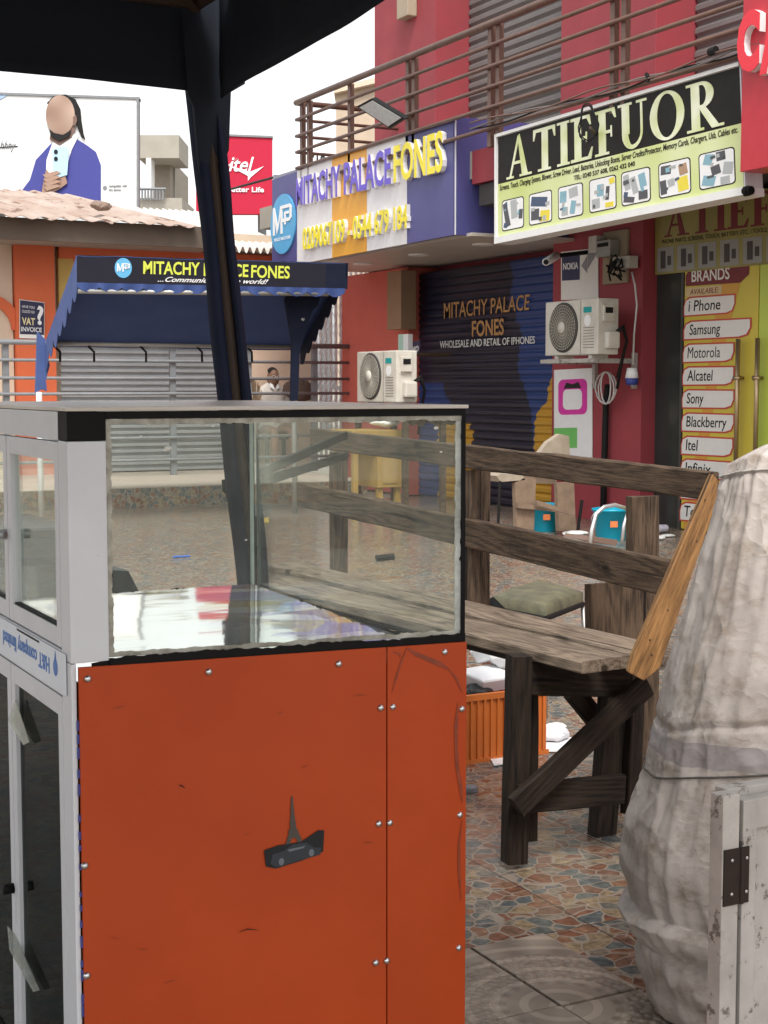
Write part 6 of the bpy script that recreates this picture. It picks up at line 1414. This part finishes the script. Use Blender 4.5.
    t.tube([hc+Vector((-.011,-.09,.014)),hc+Vector((.011,-.09,.014))],.003,6); t.build('glasses',mat('pale_frame',(.6,.55,.5),.4),r)
    t=MB(); t.box(base.x-.2,base.x+.2,base.y-.1,base.y+.3,.215+.37,.215+.41,.01); q5=MB()
    return r
person()
pc=thing('chair',(P(277,400,y=YW-.4).x,YW-.35,.215),'plain chair under the seated person behind the railing','chair'); b=pc.location
t=MB(); t.box(b.x-.22,b.x+.22,b.y-.2,b.y+.22,.215+.38,.215+.42,.01); t.build('seat',M_wooddk,pc)
for a_ in (-.19,.19):
    for c_ in (-.17,.19): t=MB(); t.box(b.x+a_-.02,b.x+a_+.02,b.y+c_-.02,b.y+c_+.02,.216,.595); t.build('leg',M_wooddk,pc)
# bundle of brooms left of the person, brown bag right
bs=thing('broom_bundle',P(256,440,y=YW-.6),'fan of brown broom sticks behind the railing, left of the seated person','brooms'); t=MB(); c=P(255,412,y=YW-.6)
for k in range(22):
    a=R(35+k*4.2); e=c+Vector((math.cos(a)*.22-.08,random.uniform(-.05,.05),math.sin(a)*.42)); t.tube([Vector((c.x,c.y,.22)),c,e],.008,5)
t.build('sticks',mat('broom_straw',(.22,.15,.09),.8,(.4,.3,.2),scale=30,amt=1),bs)
crumple('sack',299,402,YW-.6,.16,'brown sack behind the railing, right of the seated person','sack',mat('brown_sack',(.1,.06,.045),.8),1.0,seed=51)
# yellow strip lying on the terrace + small bar
mb=MB(); mb.prism([P(258,521,z=.004),P(268,518,z=.004),P(269,523,z=.004),P(260,524,z=.004)],(0,0,.01)); mb.build('plastic_strip',flat('yellow_strip',(.6,.45,.1),.5),None,label='yellow strip lying on the far terrace floor',category='strip')
mb=MB(); mb.prism([P(375,558,z=.004),P(394,556,z=.004),P(395,559,z=.004),P(377,561,z=.004)],(0,0,.02)); mb.build('metal_bar',M_cable,None,label='short black bar on the floor beyond the bench',category='bar')
mb=MB(); mb.tube([P(173,557,z=.01),P(190,556,z=.01)],.008,6); mb.build('pen_stick',flat('blue_stick',(.03,.12,.5),.4),None,label='thin blue stick on the floor behind the display case',category='stick')

# ================================================================ FAR BACKGROUND
def dq(BL,BR,TR,TL,d): return Q(*[P(*p,d=d) for p in (BL,BR,TR,TL)])
DB=42
qb=dq((-40,212),(138,208),(138,98),(-40,92),DB)
bb=thing('billboard',P(60,205,d=DB),'large white billboard with a person in a blue suit holding a pale phone','billboard')
def qpx(q,px,py):    # pixel -> uv of a billboard that spans px -40..138
    return ((px+40)/178.,(212-(px+40)*4/178.-py)/((212-(px+40)*4/178.)-(92+(px+40)*6/178.)))
mb=MB(); qb.rect(mb,0,0,1,1,-.2,0); mb.build('board',M_ivory,bb)
mb=MB(); qb.rect(mb,-.01,.985,1.01,1.005,-.22,.05); qb.rect(mb,.993,-.02,1.005,1,-.22,.05); mb.build('frame',M_greyrail,bb)
def bp(pts,m,name,d,parent=bb): t=MB(); qb.poly(t,[qpx(qb,*p) for p in pts],d,d+.02); return t.build(name,m,parent)
M_suit=flat('suit_print',(.035,.04,.24),.6); M_skp=flat('skin_print',(.16,.09,.07),.6)
bp([(58,85+9),(48,100),(52,112),(66,120)],M_ivory,'printed_glow',.002) if False else None
bp([(18,196),(30,180),(36,160),(50,145),(60,138),(72,136),(88,146),(96,152),(101,165),(101,205),(20,205)],M_suit,'printed_suit',.005)
bp([(47,160),(54,140),(62,138),(72,134),(79,136),(72,150),(66,170),(52,185),(46,180)],M_ivory,'printed_shirt',.03)
bp([(52,128),(50,140),(60,146),(72,138),(76,130),(74,122),(54,122)],M_skp,'printed_neck',.052)
bp([(47,104),(54,97),(66,95),(76,100),(81,110),(82,122),(84,134),(86,141),(82,138),(78,128),(74,120),(60,110)],M_ink,'printed_hair',.056)
fc_=[(61+14.5*math.cos(i*math.pi/12)*(1 if True else 1),116+20*math.sin(i*math.pi/12)) for i in range(24)]
bp(fc_,mat('blurred_face_print',(.46,.33,.26),.7,(.24,.15,.11),scale=1.1,amt=1,detail=0),'printed_face',.08)
bp([(50,130),(55,134),(64,136),(72,131),(70,138),(60,142),(52,138)],M_ink,'printed_beard',.105); bp([(74,118),(77,116),(78,122),(76,127),(74,126)],M_skp,'printed_ear',.105)
bp([(47,170),(52,176),(60,172),(66,176),(68,184),(60,190),(48,196),(42,196),(44,184)],flat('hand_print',(.3,.18,.13),.6),'printed_hand',.085)
bp([(53,150),(67,147),(70,152),(68,176),(54,180)],flat('phone_print',(.4,.6,.75),.4),'printed_phone',.11)
t=MB()
for (a,b_) in ((57,153),(57,160)): u,v=qpx(qb,a,b_); qb.ell(t,u,v,.011,.02,.135,.15,14)
t.build('printed_lens',M_ink,bb)
for k in range(4): bp([(44+k*.5,176+k*4),(58,172+k*4.5),(62,174+k*4.5),(48,180+k*4)],flat('hand_print2',(.34,.21,.15),.6),'printed_finger',.14)
bp([(0,147),(18,146),(18,147),(0,148)],M_ink,'printed_line',.005)
text(qb,'hhny',(qpx(qb,0,0)[0],.5,qpx(qb,16,0)[0],.6),M_greyrail,bb,d=.005,ext=.02,shear=.4)
u,v=qpx(qb,105,188); t=MB(); qb.ell(t,u,v,.012,.02,.005,.02,16); t.build('printed_mark',M_greyrail,bb); text(qb,'compatible with\nthis device',(qpx(qb,109,0)[0],v-.03,qpx(qb,127,0)[0],v+.03),M_greyrail,bb,d=.005,ext=.02)
bp([(-40,93),(10,94),(0,100),(-40,120)],flat('pale_blue_print',(.3,.42,.65),.5),'printed_corner',.01)
for px in (0,100): 
    v=P(px,205,d=DB+1); t=MB(); t.tube([(v.x,v.y,-.02),v],.15,8); t.build('mast',M_greyrail,bb)
# itel billboard
DI=48; qi=dq((196,214),(272,214),(272,137),(196,134),DI)
ib=thing('billboard',P(240,214,d=DI),'red billboard reading itel, Enjoy Better Life, beyond the roofs','billboard')
t=MB(); qi.rect(t,0,0,1,1,-.2,0); t.build('board',flat('promo_red',(.45,.015,.045),.6,spec=.2),ib)
U=lambda px:(px-196)/76.; V_=lambda py:(214-py)/78.
t=MB(); qi.rect(t,-.01,.985,1.01,1.01,-.2,.05); t.build('frame',M_greyrail,ib)
text(qi,'itel',(U(229),V_(172),U(254),V_(157)),M_ivory,ib,d=.005,ext=.03,shear=.3,bold=.01)
t=MB(); qi.poly(t,[(U(250),V_(172)),(U(264),V_(166)),(U(251),V_(177)),(U(248),V_(181)),(U(248),V_(176)),(U(228),V_(166)),(U(238),V_(158)),(U(229),V_(166))],.005,.03); t.build('printed_swoosh',M_ivory,ib)
text(qi,'Enjoy Better Life',(U(205),V_(194),U(264),V_(187)),M_ivory,ib,d=.005,ext=.03,bold=.02)
for px in (215,262):
    v=P(px,212,d=DI+1); t=MB(); t.tube([(v.x,v.y,-.02),v],.15,8); t.build('mast',M_greyrail,ib)
# white billboard with C19
DW=40; qw=dq((273,216),(337,212),(337,146),(273,138),DW)
wbd=thing('billboard',P(300,214,d=DW),'plain pale billboard marked C19 behind the end of the balcony railing','billboard')
t=MB(); qw.rect(t,0,0,1,1,-.2,0); t.build('board',M_ivory,wbd); text(qw,'C19',(.53,.68,.82,.84),M_ink,wbd,d=.005,ext=.02,bold=.02)
for px in (285,325):
    v=P(px,212,d=DW+1); t=MB(); t.tube([(v.x,v.y,-.02),v],.12,8); t.build('mast',M_greyrail,wbd)
# concrete building
DC=62
cbd=thing('building',P(160,300,d=DC),'unfinished grey concrete block with a balcony, right of the suit billboard','building')
fw2=fwd
def cbox(px0,px1,py0,py1,d,dep,name,m):
    a,b,c,e=[P(*p,d=d) for p in ((px0,py1),(px1,py1),(px1,py0),(px0,py0))]; t=MB(); t.prism([a,b,c,e],fw2*dep); return t.build(name,m,cbd)
zg=P(160,387,d=DC)
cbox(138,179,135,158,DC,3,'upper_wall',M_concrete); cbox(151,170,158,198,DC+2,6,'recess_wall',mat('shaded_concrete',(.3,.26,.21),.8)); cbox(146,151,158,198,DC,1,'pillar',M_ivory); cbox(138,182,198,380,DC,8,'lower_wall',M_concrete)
cbox(170,175,158,198,DC+3,.5,'pillar',M_concrete)
t=MB()
for px in range(139,166,3): t.tube([P(px,189,d=DC-.3),P(px,200,d=DC-.3)],.04,5)
t.tube([P(138,189,d=DC-.3),P(166,189,d=DC-.3)],.06,5); t.build('balcony_rail',M_greyrail,cbd)
# beige end block behind the railing
DE=30; eb=thing('building',P(360,300,d=DE),'beige rendered house wall behind the far end of the balcony railing','building')
a,b,c,e=[P(*p,d=DE) for p in ((336,386),(400,386),(400,76),(336,92))]; t=MB(); t.prism([a,b,c,e],fw2*6); t.build('wall',mat('beige_render',(.5,.4,.3),.8),eb)
t=MB(); t.prism([P(334,93,d=DE-.2),P(400,77,d=DE-.2),P(400,71,d=DE-.2),P(334,88,d=DE-.2)],fw2*6.4); t.build('roof_edge',M_cream,eb)

# thin wire crossing the sky by the itel board
t=MB(); t.tube([P(228,190,d=25),P(272,178,d=22),P(300,172,d=20)],.02,5); t.build('overhead_wire',M_cable,None,label='thin overhead wire crossing in front of the red billboard',category='wire')

# ================================================================ LIGHT
w=bpy.data.worlds.new('World'); scn.world=w; w.use_nodes=True; nt=w.node_tree; bg=nt.nodes['Background']
sky=nt.nodes.new('ShaderNodeTexSky'); sky.sky_type='NISHITA'; sky.sun_disc=False
EL,AZ=R(58),R(205)          # azimuth from +Y clockwise, sun behind the camera's left
sky.sun_elevation=EL; sky.sun_rotation=AZ; sky.dust_density=3; sky.air_density=1.2
hs=nt.nodes.new('ShaderNodeHueSaturation'); hs.inputs['Saturation'].default_value=.1; nt.links.new(sky.outputs[0],hs.inputs['Color']); nt.links.new(hs.outputs[0],bg.inputs['Color'])
bg.inputs['Strength'].default_value=.15
sn=bpy.data.lights.new('sun','SUN'); sn.energy=1.4; sn.angle=R(16); sn.color=(1,.95,.88); so=bpy.data.objects.new('sun',sn); C.objects.link(so)
dv=Vector((math.sin(AZ)*math.cos(EL),math.cos(AZ)*math.cos(EL),math.sin(EL)))
so.rotation_euler=(-dv).to_track_quat('-Z','Y').to_euler(); so.location=dv*20
scn.view_settings.view_transform='Standard'; scn.view_settings.look='None'; scn.view_settings.gamma=1; scn.view_settings.exposure=.9
scn.render.engine='CYCLES'; scn.cycles.max_bounces=8; scn.cycles.transparent_max_bounces=16
